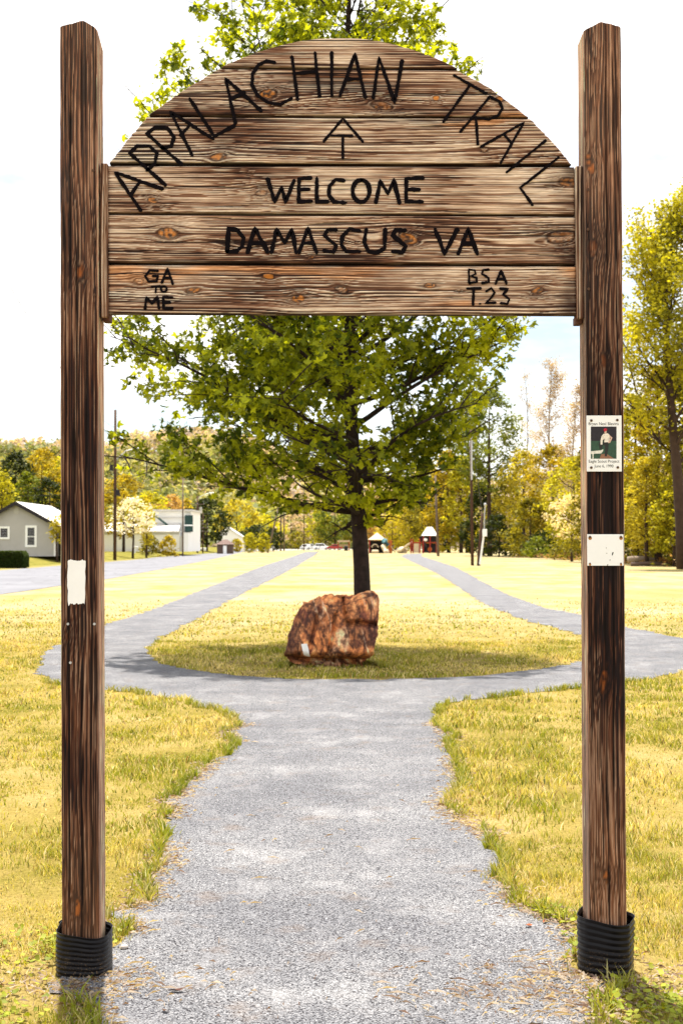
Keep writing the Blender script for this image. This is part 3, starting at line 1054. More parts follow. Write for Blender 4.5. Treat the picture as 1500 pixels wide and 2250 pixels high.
def make_post(px_top, px_bot, zt, zb, w, tilt_side, seed, knots, cracks, tone):
    """square timber: grid round the four sides"""
    xt = px_top; xb = px_bot
    n_z = 330
    nf = 52
    z = np.concatenate([np.linspace(zb, zt, n_z)])
    # perimeter coordinates, starting at the front left corner going right
    per = []
    hw = w / 2
    for sde in range(4):
        for k in range(nf):
            per.append((sde, k / nf))
    per = np.array(per)
    rad = .007
    tt = per[:, 1]; sd = per[:, 0].astype(int)
    base = np.stack([np.choose(sd, [-hw + w * tt, np.full_like(tt, hw), hw - w * tt, np.full_like(tt, -hw)]),
                     np.choose(sd, [np.full_like(tt, -hw), -hw + w * tt, np.full_like(tt, hw), hw - w * tt])], -1)
    # rounded corners
    ext = np.maximum(np.abs(base) - (hw - rad), 0)
    ln = np.hypot(ext[:, 0], ext[:, 1])
    both = (ext[:, 0] > 0) & (ext[:, 1] > 0)
    core = np.clip(base, -(hw - rad), hw - rad)
    dirv = np.where(both[:, None], ext / (ln[:, None] + 1e-9), np.sign(base) * (np.abs(base) >= hw - 1e-9))
    dirv = np.where(both[:, None], dirv * np.sign(base), dirv)
    dirv /= (np.linalg.norm(dirv, axis=1)[:, None] + 1e-9)
    ring = core + dirv * rad
    v = (per[:, 0] + per[:, 1]) * w
    Zg, Vg = np.meshgrid(z, v, indexing='ij')
    h, late, fine, km, kd = wood(Zg, Vg, knots, [(2.2, .07, .5, .03, .02), (.9, .06, .6, .03, .025), (3.2, .05, .3, .03, .02)], seed, 105, .7)
    colr = wood_colour(Zg, Vg, h, late, fine, km, kd, seed, tone, -.10, .15, .10)
    # light on the inner and outer sides painted in as paler colour
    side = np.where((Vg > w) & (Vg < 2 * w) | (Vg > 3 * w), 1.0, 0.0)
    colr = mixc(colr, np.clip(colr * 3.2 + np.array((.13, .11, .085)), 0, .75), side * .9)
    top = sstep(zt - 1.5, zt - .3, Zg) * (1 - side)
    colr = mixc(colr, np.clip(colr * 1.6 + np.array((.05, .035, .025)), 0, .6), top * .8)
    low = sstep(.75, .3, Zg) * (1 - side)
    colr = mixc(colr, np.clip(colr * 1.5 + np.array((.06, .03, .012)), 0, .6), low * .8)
    hh = h * .0025
    for (vc, z0, z1, depth, wd) in cracks:
        path = vc + .006 * (fbm(Zg * 2.5, vc * 50, seed, 3) - .5) * 2
        env = sstep(z0, z0 + .15, Zg) * sstep(z1, z1 - .15, Zg) * (0.5 + .8 * noise3(Zg * 9, vc * 99, 4))
        c = np.exp(-((Vg - path) / (wd * (0.4 + env))) ** 2) * np.clip(env, 0, 1)
        hh = hh - c * depth
        colr = mixc(colr, DARK * .25, np.clip(c * 1.3, 0, 1))
    ck = sstep(.74, .82, noise3(Vg * 150 + (fbm(Zg * 3, Vg * 3, seed, 2) - .5) * 5, Zg * 1.8, 50 + seed))
    colr = mixc(colr, DARK * .4, ck * .85)
    hh = hh - ck * .003
    # worn, slightly irregular arrises
    wob = .0025 * (fbm(Zg * 8, np.floor(Vg / w + .5) * 9, seed, 3) - .5) * 2
    corner = np.exp(-(np.abs((Vg / w) - np.round(Vg / w)) * w / .008) ** 2)
    hh = hh + wob * corner - .001 * corner
    cxz = xb + (xt - xb) * (Zg - zb) / (zt - zb)
    X = cxz + ring[None, :, 0] + hh * dirv[None, :, 0]
    Y = POST_Y + w / 2 + ring[None, :, 1] + hh * dirv[None, :, 1]
    # hipped, weather worn top
    dx = ring[None, :, 0]
    ztop_cut = np.zeros_like(X)
    cap = zt - tilt_side(ring[:, 0], ring[:, 1])[None, :] + .006 * (fbm(ring[:, 0] * 60, ring[:, 1] * 60, seed, 3)[None, :] - .5)
    Zc = np.minimum(Zg, cap)
    V = local(np.stack([X, Y, Zc], -1)).reshape(-1, 3)
    Cn = len(per)
    i = np.arange(n_z * Cn).reshape(n_z, Cn)
    j = np.roll(i, -1, 1)
    F = np.stack([i[:-1], j[:-1], j[1:], i[1:]], -1).reshape(-1, 4)
    # cap: rings shrinking to the apex
    Vs = [V]; cols = [colr.reshape(-1, 3)]; Fs = [F]
    last = i[-1]
    for q, sc_ in enumerate((.75, .5, .25, .02)):
        rr = ring * sc_
        zc = zt - tilt_side(rr[:, 0], rr[:, 1]) + .005 * (fbm(rr[:, 0] * 70, rr[:, 1] * 70, seed, 3) - .5)
        vv = local(np.stack([xt + rr[:, 0], POST_Y + w / 2 + rr[:, 1], zc], -1))
        b0 = sum(len(a) for a in Vs)
        Vs.append(vv)
        cols.append(mixc(MID * .9, LIGHT * .9, fbm(rr[:, 0] * 80, rr[:, 1] * 300, seed, 3)))
        nw = b0 + np.arange(Cn)
        Fs.append(np.stack([last, np.roll(last, -1), np.roll(nw, -1), nw], -1))
        last = nw
    Fs.append(last[None, :])
    return obj('post', mk_mesh('post', np.concatenate(Vs), Fs, np.concatenate(cols)), M['post'], gate)


PW = 0.143


def ptop(px, py):
    return P(px, py, POST_Y)


ztL = ptop(184, 47)[2] + .004
ztR = ptop(1318, 50)[2] + .004
lt = (ptop(131, 60)[0] + ptop(214, 60)[0]) / 2
lb = (ptop(137.5, 2050)[0] + ptop(220.5, 2050)[0]) / 2
rt = (ptop(1281.5, 60)[0] + ptop(1363.5, 60)[0]) / 2
rb = (ptop(1293, 1950)[0] + ptop(1377, 1950)[0]) / 2
capL = lambda x, y: np.maximum(-(x - .018) * .29, (x - .018) * .62) + (y + .0715) / .143 * .04 * sstep(0, .07, x)
capR = lambda x, y: np.maximum(-(x + .005) * .52, (x + .005) * .26) + (y + .0715) / .143 * .01
zb = -.25
# v along the perimeter starts at the front left corner
knL = [(ptop(178, 600)[2], .078, .016), (ptop(150, 1398)[2], .022, .016), (ptop(170, 1995)[2], .06, .012), (2.95, .2, .012)]
knR = [(ptop(1300, 360)[2], .02, .018), (ptop(1303, 545)[2], .028, .02), (ptop(1326, 1496)[2], .06, .016), (ptop(1335, 1925)[2], .066, .014), (ptop(1334, 792)[2], .07, .014)]
crL = [(.040, 2.6, 3.7, .008, .0022), (.062, 1.0, 2.9, .007, .002), (.098, 1.4, 2.7, .006, .002), (.03, .1, 1.9, .006, .002), (.078, 0, 1.2, .008, .0028), (.115, .2, 1.6, .005, .0018), (.05, 1.6, 2.2, .008, .003), (.2, .3, 2.5, .006, .002)]
crR = [(.082, 2.6, 3.7, .009, .0024), (.078, 0.0, .50, .008, .0022), (.05, 1.2, 2.6, .006, .002), (.098, .6, 2.4, .007, .0024), (.03, 1.0, 1.9, .005, .002), (.07, .5, 1.5, .007, .003), (.12, 1.6, 3.2, .005, .002), (.52, .2, 3.0, .006, .002)]
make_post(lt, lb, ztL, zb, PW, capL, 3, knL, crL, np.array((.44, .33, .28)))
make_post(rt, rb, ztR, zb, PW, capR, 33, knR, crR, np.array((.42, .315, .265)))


def batten(x0p, x1p, yt, yb, y_front, depth, seed, tone):
    x0, x1 = P(x0p[0], yt, y_front)[0], P(x1p[0], yt, y_front)[0]
    x0b, x1b = P(x0p[1], yb, y_front)[0], P(x1p[1], yb, y_front)[0]
    z0, z1 = P(750, yb, y_front)[2], P(750, yt, y_front)[2]
    nr, nc = 90, 14
    f = np.linspace(0, 1, nr)[:, None]; s = np.linspace(0, 1, nc)[None, :]
    Z = z0 + (z1 - z0) * f + 0 * s
    X = lerp(lerp(x0b, x0, f), lerp(x1b, x1, f), s)
    h, late, fine, km, kd = wood(Z, s * .03 + 0 * Z, [], [], seed, 70)
    c = wood_colour(Z, s * .03 + 0 * Z, h, late, fine, km, kd, seed, tone, .05, .3, .2)
    Pg = local(np.stack([X, y_front - h * .002, Z], -1))
    V_, F_, c_ = grid_solid(Pg, c, y_front + depth - GY)
    obj('batten', mk_mesh('batten', V_, F_, c_), M['post'], gate)


batten((220.5, 222), (236, 238), 359, 697, 5.455, .075, 71, .9)
batten((1264, 1267), (1279, 1281), 365, 700, 5.455, .075, 72, .8)
# small end blocks under the battens
for (a, b, t_, bt_) in ((225, 241, 682, 705), (1264, 1279, 694, 711)):
    x0, _, z1 = P(a, t_, 5.475); x1, _, z0 = P(b, bt_, 5.475)
    mb = MB().box(x0 - GX, x1 - GX, 5.475 - GY, 5.545 - GY, z0, z1)
    mb.build('end_block', plain('end_grain', (.09, .035, .02), .9, .5, 40, .002), gate, bevel=.003)
# cross rails behind the planks, holding the boards together
for a in (430, 1070):
    x, _, z = P(a, 300, 5.51)
    MB().box(x - GX - .045, x - GX + .045, PLY + .0405 - GY, PLY + .078 - GY, py2z(660), py2z(240)).build('back_rail', M['brown'], gate, bevel=.003)

for py_, a_, b_ in ((151.5, 490, 1003), (257, 328, 1162), (362, 240, 1254), (471, 236, 1262), (581.5, 236, 1264)):
    MB().box(px2x(a_, py_) - GX, px2x(b_, py_) - GX, PLY + .0385 - GY, PLY + .0400 - GY, py2z(py_ + 7), py2z(py_ - 5)).build('joint_strip', M['bargeboard'], gate)

# --- lettering: brush wide black strokes, one object per letter
c1 = lambda l: [(100 + x / 2.143, y / 2.143) for x, y in l]
c2 = lambda l: [(750 + x / 2.143, y / 2.143) for x, y in l]


def ell(cx, cy, rx, ry, n=14):
    return [(cx + rx * math.cos(2 * math.pi * i / n - 1.5), cy + ry * math.sin(2 * math.pi * i / n - 1.5)) for i in range(n + 1)]


LET = []   # (strokes in photo pixels, width px)


def L_(conv, w, *st):
    LET.append(([conv(s) for s in st], w))


b = 8.0
L_(c1, b, [(450, 992), (328, 812), (552, 890)], [(400, 922), (445, 855)])
L_(c1, b, [(566, 873), (398, 722), (432, 688), (490, 688), (527, 722), (516, 770), (478, 803)])
L_(c1, b, [(642, 775), (478, 630), (518, 600), (575, 603), (606, 648), (592, 690), (548, 698)])
L_(c1, b, [(692, 732), (590, 528), (790, 655)], [(637, 640), (682, 588)])
L_(c1, b, [(680, 466), (795, 643), (890, 592)])
L_(c1, b, [(895, 582), (848, 370), (1015, 522)], [(872, 468), (938, 436)])
L_(c1, b, [(1080, 296), (1040, 288), (1002, 308), (976, 348), (972, 400), (1000, 450), (1050, 485), (1108, 492), (1158, 464)])
L_(c1, b, [(1160, 268), (1187, 470)], [(1268, 250), (1290, 455)], [(1168, 347), (1276, 338)])
L_(c1, b, [(1347, 248), (1347, 452)])
L_(c2, b, [(-8, 452), (64, 256), (112, 460)], [(25, 374), (90, 372)])
L_(c2, b, [(150, 462), (176, 270), (250, 482), (285, 286)])
b = 6.0
L_(c2, b, [(528, 355), (682, 442)], [(605, 400), (478, 575)])
L_(c2, b, [(558, 622), (697, 456), (742, 478), (756, 510), (738, 543), (692, 564), (632, 552)], [(632, 556), (641, 682)])
L_(c2, b, [(655, 692), (857, 578), (748, 768)], [(762, 632), (797, 673)])
L_(c2, b, [(960, 662), (776, 812)])
L_(c2, b, [(1020, 742), (840, 885), (898, 966)])
b = 6.5
L_(lambda l: l, b, [(711, 311), (753, 261), (797, 312)])
L_(lambda l: l, b, [(728, 298), (774, 299)], [(753, 300), (753, 348)])
b = 9.0
L_(c1, b, [(1045, 842), (1080, 952), (1112, 880), (1130, 952), (1170, 850)])
L_(c1, b, [(1250, 838), (1194, 842), (1192, 950), (1252, 948)], [(1194, 893), (1240, 892)])
L_(c1, b, [(1277, 840), (1277, 950), (1330, 950)])
L_(c1, b, [(1405, 850), (1366, 846), (1338, 875), (1334, 918), (1358, 952), (1412, 955)])
L_(c2, b, ell(92, 900, 40, 52))
L_(c2, b, [(162, 955), (182, 850), (219, 915), (246, 848), (272, 957)])
L_(c2, b, [(384, 838), (304, 842), (304, 950), (380, 950)], [(304, 893), (366, 893)])
b = 9.5
L_(c1, b, [(856, 1186), (862, 1076), (905, 1085), (932, 1122), (926, 1160), (900, 1184), (856, 1186)])
L_(c1, b, [(950, 1190), (986, 1076), (1046, 1188)], [(968, 1148), (1030, 1143)])
L_(c1, b, [(1064, 1190), (1088, 1082), (1126, 1145), (1160, 1080), (1180, 1190)])
L_(c1, b, [(1194, 1190), (1236, 1076), (1276, 1190)], [(1212, 1145), (1262, 1145)])
L_(c1, b, [(1368, 1082), (1328, 1084), (1312, 1110), (1340, 1134), (1368, 1158), (1354, 1188), (1310, 1180)])
L_(lambda l: l, 4.6 * 2, [(790, 508), (768, 503), (752, 520), (750, 538), (760, 553), (790, 553)])
L_(c2, b, [(116, 1080), (108, 1140), (125, 1184), (165, 1192), (202, 1168), (206, 1080)])
L_(c2, b, [(300, 1086), (256, 1082), (240, 1110), (275, 1135), (302, 1160), (286, 1190), (240, 1184)])
L_(c2, b, [(440, 1080), (484, 1196), (545, 1080)])
L_(c2, b, [(548, 1196), (596, 1078), (638, 1196)], [(566, 1150), (622, 1146)])
b = 6.0
L_(c1, b, [(530, 1276), (492, 1274), (470, 1300), (486, 1325), (524, 1325), (530, 1301), (506, 1300)])
L_(c1, b, [(548, 1332), (575, 1266), (600, 1338)], [(556, 1308), (592, 1308)])
L_(c1, 4.5, [(500, 1350), (541, 1348)], [(521, 1350), (520, 1378)])
L_(c1, 4.5, ell(558, 1361, 14, 14, 10))
L_(c1, b, [(470, 1455), (476, 1400), (502, 1430), (528, 1398), (536, 1453)])
L_(c1, b, [(598, 1400), (556, 1400), (556, 1452), (600, 1452)], [(556, 1426), (588, 1425)])
b = 5.5
L_(c2, b, [(600, 1334), (598, 1268), (626, 1272), (631, 1290), (604, 1300), (634, 1308), (636, 1328), (600, 1334)])
L_(c2, b, [(692, 1270), (666, 1272), (660, 1290), (690, 1308), (693, 1328), (660, 1333)])
L_(c2, b, [(724, 1336), (750, 1274), (776, 1336)], [(734, 1315), (768, 1315)])
L_(c2, b, [(590, 1358), (655, 1358)], [(621, 1360), (618, 1436)])
L_(c2, b, [(680, 1372), (704, 1357), (720, 1378), (702, 1404), (678, 1428), (724, 1425)])
L_(c2, b, [(745, 1359), (782, 1361), (760, 1387), (789, 1408), (780, 1431), (748, 1428)])
L_(c2, 4, [(648, 1431), (654, 1431)])


def stroke(mb, pts, w, r, lift=0.0):
    p = [np.array((px2x(a, c), py2z(c))) for a, c in pts]
    q = [p[0]]
    for a, c in zip(p, p[1:]):
        k = max(1, int(np.linalg.norm(c - a) / .009))
        q += [a + (c - a) * (i + 1) / k for i in range(k)]
    q = np.array(q)
    d = np.gradient(q, axis=0); d /= np.linalg.norm(d, axis=1)[:, None] + 1e-9
    nrm = np.stack([-d[:, 1], d[:, 0]], -1)
    hw = w * 5.47 / FPX / 2
    nq = len(q)
    lf = fbm(q[:, 0] * 28, q[:, 1] * 28, 5, 2) * .7 + .68
    wl = hw * (lf + .38 * (r.random(nq) - .5)); wr = hw * (lf + .38 * (r.random(nq) - .5))
    left = q + nrm * wl[:, None]; right = q - nrm * wr[:, None]
    s0 = q[0] - d[0] * hw * .8; e0 = q[-1] + d[-1] * hw * .8
    out = list(left) + [e0 + nrm[-1] * hw * .35, e0 - nrm[-1] * hw * .35] + list(right[::-1]) + [s0 - nrm[0] * hw * .35, s0 + nrm[0] * hw * .35]
    yf = PLY - .0034 - lift - GY; yb_ = PLY + .001 - GY
    n = len(out)
    v = [(x - GX, yf, z) for x, z in out] + [(x - GX, yb_, z) for x, z in out]
    f = []
    for i in range(nq - 1):
        f.append((i, i + 1, n - 4 - i + 0 - 0, n - 3 - i + 0))
    # ribbon faces: left i, right index
    f = []
    R0 = nq + 2
    for i in range(nq - 1):
        a, b2 = i, i + 1
        c, dd = R0 + (nq - 1 - (i + 1)), R0 + (nq - 1 - i)
        f.append((a, b2, c, dd))
    f.append((nq - 1, nq, nq + 1, R0))
    f.append((n - 2, n - 1, 0, R0 + nq - 1))
    f += [(i, (i + 1) % n, (i + 1) % n + n, i + n) for i in range(n)]
    mb.add(v, f)


r = rnd(5)
for strokes, w in LET:
    mb = MB()
    for si, s in enumerate(strokes):
        stroke(mb, s, w * .93, r, .0004 * si)
    mb.build('letter', M['black_paint'], gate)

# --- screws, nails, blaze and plaques on the posts
PF = POST_Y - .0006


def disc(px, py, rad, name, mat, y=PF, parent=gate, th=.004, k=12):
    x, _, z = P(px, py, y)
    mb = MB().tube([(x - GX, y - GY + .006, z), (x - GX, y - GY - th, z)], rad, k)
    return mb.build(name, mat, parent)


for px, py in ((205, 375), (206.5, 521), (208, 648), (1291, 417), (1290.5, 504), (1292, 635)):
    disc(px, py, .0055, 'screw', M['screw'], PF)
for px, py in ((150, 1371), (208, 1371), (155.5, 1456)):
    disc(px, py, .005, 'nail', M['nail'], PF)

# white blaze painted on the left post
r = rnd(12)
mb = MB()
ncol = 18
x0, _, zt_ = P(149.5, 1231, PF); x1, _, zb_ = P(187.5, 1327, PF)
v, f = [], []
for i in range(ncol + 1):
    t = i / ncol
    x = x0 + (x1 - x0) * t
    a = zt_ + .002 * r.normal() - (.004 if i in (0, ncol) else 0)
    c = zb_ + .004 * r.normal() + (.008 if i in (0,) else 0)
    for k in range(9):
        g_ = k / 8
        xx = x + (.0012 * r.normal() if i in (0, ncol) else 0)
        v.append((xx - GX, PF - .0030 - GY, c + (a - c) * g_))
for i in range(ncol):
    for k in range(8):
        f.append((i * 9 + k, (i + 1) * 9 + k, (i + 1) * 9 + k + 1, i * 9 + k + 1))
o = mb.add(v, f).build('painted_blaze', M['white_paint'], gate)
sm = o.modifiers.new('thick', 'SOLIDIFY'); sm.thickness = .003; sm.offset = -1


def plaque(px0, px1, py0, py1, name, lab, ypl):
    x0, _, z1 = P(px0, py0, ypl); x1, _, z0 = P(px1, py1, ypl)
    mb = MB().box(x0 - GX, x1 - GX, ypl - GY, ypl + .003 - GY, z0, z1)
    return mb.build(name, M['white_paint'], gate, bevel=.0008, label=lab)


YP = POST_Y - .0065
pl1 = plaque(1287.5, 1365, 913, 1036, 'plaque', 'white plaque with a small photo of a scout in a red cap and printed lines', YP)
pl2 = plaque(1289, 1369, 1174, 1243, 'plaque', 'blank white plate with rusty screws below the photo plaque', YP)
# ragged wood and staples above the upper plaque
for (px, py) in ((1298, 924), (1355, 923), (1298, 1027.5), (1356, 1027)):
    disc(px, py, .0050, 'screw', M['screw'], YP, pl1, .0025)
for (px, py, s) in ((1295, 1180, .0048), (1363, 1180, .0048), (1295, 1238, .003), (1363, 1238, .003)):
    disc(px, py, s, 'screw', M['screw'], YP, pl2, .0025)
    disc(px + .3, py + 2.5, s * 1.45, 'rust_stain', M['rust'], YP, pl2, .0005)


def flat(px_pts, name, mat, lift, parent=pl1):
    v = [P(a, b_, YP) for a, b_ in px_pts]
    mb = MB().add([(x - GX, YP - lift - GY, z) for x, _, z in v], [tuple(range(len(v)))])
    return mb.build(name, mat, parent)


pm = {k: plain('print_' + k, c_, .5, .25, 90) for k, c_ in dict(dark=(.02, .016, .022), green=(.03, .075, .045), skin=(.6, .4, .3), shirt=(.75, .68, .58), red=(.45, .01, .03), trouser=(.02, .02, .018), bench=(.7, .68, .6), earth=(.25, .12, .07)).items()}
q = lambda l: [(1220 + x / 5.625, 880 + y / 5.625) for x, y in l]      # plaque detail traced at 5.6x
flat(q([(433, 322), (750, 322), (750, 500), (433, 500)]), 'photo_print', pm['dark'], .0004)
flat(q([(433, 500), (750, 500), (750, 720), (433, 720)]), 'photo_print', pm['green'], .0004)
flat(q([(560, 665), (620, 655), (720, 718), (540, 718)]), 'photo_print', pm['earth'], .0007)
flat(q([(530, 520), (600, 512), (655, 515), (648, 600), (630, 690), (605, 690), (607, 560), (578, 548), (572, 600), (540, 600)]), 'photo_print', pm['trouser'], .0010)
flat(q([(433, 628), (560, 615), (585, 602), (583, 625), (560, 655), (466, 660), (466, 720), (452, 720), (452, 660), (433, 660)]), 'photo_print', pm['bench'], .0013)
flat(q([(590, 412), (640, 405), (668, 430), (662, 515), (598, 518), (600, 470), (580, 490), (575, 545), (553, 545), (552, 490), (565, 440)]), 'photo_print', pm['shirt'], .0016)
flat(q([(660, 425), (698, 460), (672, 522), (645, 528), (650, 512), (676, 468), (662, 450)]), 'photo_print', pm['skin'], .0019)
flat(q([(598, 378), (627, 375), (628, 396), (615, 410), (600, 402)]), 'photo_print', pm['skin'], .0019)
flat(q([(590, 372), (592, 352), (612, 342), (630, 350), (635, 366), (600, 388)]), 'photo_print', pm['red'], .0022)


def text_obj(body, px, py, h_px, w_px, parent):
    cu = bpy.data.curves.new('t', 'FONT')
    cu.body = body; cu.align_x = 'CENTER'; cu.size = 1.0
    o = bpy.data.objects.new('t', cu); C.objects.link(o)
    bpy.context.view_layer.update()
    me = bpy.data.meshes.new_from_object(o.evaluated_get(bpy.context.evaluated_depsgraph_get()))
    C.objects.unlink(o); bpy.data.objects.remove(o)
    n = len(me.vertices)
    co = np.zeros(n * 3); me.vertices.foreach_get('co', co); co = co.reshape(-1, 3)
    wd = co[:, 0].max() - co[:, 0].min()
    x, _, z = P(px, py, YP)
    mpp = YP / FPX
    sx_ = w_px * mpp / wd; sz_ = h_px * mpp / .72
    cxm = (co[:, 0].max() + co[:, 0].min()) / 2
    out = np.stack([(co[:, 0] - cxm) * sx_ + x - GX, np.full(n, YP - .0006 - GY), co[:, 1] * sz_ + z], -1)
    me.vertices.foreach_set('co', out.astype(np.float32).ravel()); me.update()
    me.materials.clear()
    return obj('printed_text', me, M['black_paint'], parent)


text_obj('Bryan Neal Blevins', 1325, 934, 6.5, 66, pl1)
text_obj('Eagle Scout Project', 1326, 1016.5, 6.5, 67, pl1)
text_obj('June 6, 1990', 1325.5, 1027, 6.5, 42, pl1)
for pts in (((1344, 1214), (1347, 1213), (1345, 1220), (1343, 1220)), ((1338, 1230), (1340, 1229), (1339, 1233)), ((1332, 1242), (1335, 1239), (1334.5, 1243)), ((1330, 1203), (1331.5, 1203), (1331, 1206)), ((1331, 1215), (1333, 1215), (1332, 1217))):
    flat(pts, 'scratch', M['black_paint'], .0006, pl2)

# --- corrugated plastic collars
def collar(c, height, th0, label, seed, sq):
    root_me = None
    ribs = 9
    n_z = ribs * 8 + 1
    n_t = 110
    th = np.linspace(th0, th0 + 2 * math.pi + .75, n_t)
    z = np.linspace(0, height, n_z)
    T, Z = np.meshgrid(th, z)
    grow = (T - th0) / (2 * math.pi) * .009
    R0 = .101 * (1 + .045 * np.cos(4 * (T - sq)) ) + grow
    rib = .0045 * (0.5 + .5 * np.cos(Z / height * ribs * 2 * math.pi)) ** .6
    R0 = R0 + .006 * (fbm(np.cos(T) * 2 + seed, np.sin(T) * 2, Z * 5, 3) - .5) * 2
    tilt = .012 * np.cos(T - 2.3) + .004 * np.sin(3 * T + seed)
    Rr = R0 + rib
    zz = -.02 + Z * (1 + tilt / height)
    zz += (.02) * 1.0
    outer = np.stack([Rr * np.cos(T), Rr * np.sin(T), zz], -1)
    inner = np.stack([(Rr - .0028) * np.cos(T), (Rr - .0028) * np.sin(T), zz], -1)
    i = np.arange(n_z * n_t).reshape(n_z, n_t)
    F = np.stack([i[:-1, :-1], i[:-1, 1:], i[1:, 1:], i[1:, :-1]], -1).reshape(-1, 4)
    N = n_z * n_t
    Fi = F[:, ::-1] + N
    rim = np.stack([i[-1, :-1], i[-1, 1:], i[-1, 1:] + N, i[-1, :-1] + N], -1)
    e1 = np.stack([i[:-1, -1], i[:-1, -1] + N, i[1:, -1] + N, i[1:, -1]], -1)
    e2 = np.stack([i[:-1, 0], i[1:, 0], i[1:, 0] + N, i[:-1, 0] + N], -1)
    V = np.concatenate([outer.reshape(-1, 3), inner.reshape(-1, 3)])
    return obj('pipe_collar', mk_mesh('pipe_collar', V, [F, Fi, rim, e1, e2], smooth=True), M['rubber'], loc=(c[0], c[1], 0), label=label, cat='pipe', group='corrugated pipe collars round the gate posts')


collar(COL_L, .165, R(115), 'black corrugated pipe collar wrapped round the base of the left gate post', 1, .78)
collar(COL_R, .215, R(-95), 'taller black corrugated pipe collar with overlapping end round the right gate post base', 2, .5)

# ------------------------------------------------------------------ BOULDER
RD = 18.6
bl = [(617, 1442), (626, 1410), (640, 1373), (652, 1338), (664, 1320), (683, 1313), (708, 1309), (735, 1304), (770, 1306), (778, 1302), (800, 1299), (820, 1297), (831, 1306),
      (833, 1330), (835, 1360), (833, 1400), (827, 1425), (820, 1447), (795, 1461), (750, 1466), (700, 1470), (655, 1467), (628, 1458)]
bw = np.array([(P(a, b_, RD)[0], P(a, b_, RD)[2]) for a, b_ in bl])
bc = np.array(((bw[:, 0].max() + bw[:, 0].min()) / 2, .46))
bx0 = bc[0]
ang = np.arctan2(bw[:, 1] - bc[1], bw[:, 0] - bc[0]); rad = np.hypot(bw[:, 0] - bc[0], bw[:, 1] - bc[1])
o_ = np.argsort(ang); ang = ang[o_]; rad = rad[o_]
ang = np.concatenate([ang - 2 * math.pi, ang, ang + 2 * math.pi]); rad = np.tile(rad, 3)
import bmesh
bm = bmesh.new()
bmesh.ops.create_icosphere(bm, subdivisions=7, radius=1)
D3 = np.array([v_.co[:] for v_ in bm.verts])
Fr = np.array([[v_.index for v_ in f_.verts] for f_ in bm.faces])
bm.free()
th = np.arctan2(D3[:, 2], D3[:, 0])
Rs = np.interp(th, ang, rad)
q2 = np.hypot(D3[:, 0], D3[:, 2])
# superellipsoid in depth
prof = (1 - np.abs(D3[:, 1]) ** 3.2) ** (1 / 2.2)
V = np.stack([Rs * np.cos(th) * prof, .50 * np.sign(D3[:, 1]) * np.abs(D3[:, 1]) ** .85, Rs * np.sin(th) * prof], -1)
nx_ = V / (np.linalg.norm(V, axis=1)[:, None] + 1e-9)
# faceted breakage: cell noise planes
cells = rnd(4).normal(0, .5, (60, 3))
d0 = np.full(len(V), 9.); d1 = np.full(len(V), 9.)
cid = np.zeros(len(V), int)
wp = V + .10 * np.stack([fbm(V[:, 0] * 4, V[:, 1] * 4, V[:, 2] * 4 + s_, 3) - .5 for s_ in (0, 9, 18)], -1)
for k_, c_ in enumerate(cells):
    dd = np.linalg.norm((wp - c_) * np.array((1.5, 1, .75)), axis=1)
    near_ = dd < d0
    d1 = np.where(near_, d0, np.minimum(d1, dd)); cid = np.where(near_, k_, cid); d0 = np.where(near_, dd, d0)
edge = sstep(0, .10, d1 - d0)
lev = rnd(6).random(60)[cid]
rid = np.abs(fbm(V[:, 0] * 6 + V[:, 2] * 1.5, V[:, 1] * 6, V[:, 2] * 2.2, 5) - .5) * 2
rid2 = np.abs(fbm(V[:, 0] * 14, V[:, 1] * 14, V[:, 2] * 9, 4) - .5) * 2
disp = .11 * (lev - .6) * edge - .06 * (1 - edge) + .13 * (rid - .35) + .08 * (rid2 - .3) + .10 * (fbm(V[:, 0] * 2.5, V[:, 1] * 2.5, V[:, 2] * 2.5, 3) - .5)
inn = 1 - .6 * sstep(.92, 1.0, q2)                # keep the silhouette close
V = V + nx_ * (disp * inn)[:, None]
V[:, 1] += .42 * (V[:, 2] + bc[1] - .35) * sstep(.35, -.3, V[:, 1])      # the face leans back
pr_ = rnd(77)
for k_ in range(13):
    pn = np.array((pr_.normal(0, .42), -1, pr_.normal(.05, .40))); pn /= np.linalg.norm(pn)
    pd = (V @ pn).max() * pr_.uniform(.60, .80)
    ex_ = np.maximum(V @ pn - pd, 0)
    V = V - pn * (ex_ * .93)[:, None]
# the deep shelf under the upper right lobe, running down to the left, plus upright clefts
X_, Y_, Z_ = V.T
Zw = Z_ + bc[1]
front = (Y_ < 0.1)
shelf = np.exp(-((Zw - (.62 + .10 * (X_ - .3) * -1 + .04 * (fbm(X_ * 8, 0, 0, 2) - .5))) / .035) ** 2) * sstep(.14, .26, X_)
cleft = np.exp(-((X_ - (.17 + .12 * (.9 - Zw) + .03 * (fbm(Zw * 8, 1, 0, 2) - .5))) / .022) ** 2) * sstep(.58, .7, Zw)
cl2 = np.exp(-((X_ - (-.22 + .22 * (Zw - .5))) / .03) ** 2) * sstep(.2, .35, Zw) * sstep(.85, .7, Zw)
cl3 = np.exp(-((X_ - (.02 + .2 * (Zw - .5) + .04 * (fbm(Zw * 7, 5, 0, 2) - .5))) / .022) ** 2) * sstep(.12, .25, Zw) * sstep(.8, .7, Zw)
V[:, 1] += front * (.16 * shelf + .10 * cleft + .07 * cl2 + .08 * cl3)
# undercut belly at the front
und = sstep(.26, .02, Zw) * front
V[:, 1] += .30 * und + .34 * front * sstep(.20, .08, Zw)
V[:, 2] += .05 * front * sstep(.16, .02, Zw)
Zw2 = V[:, 2] + bc[1]
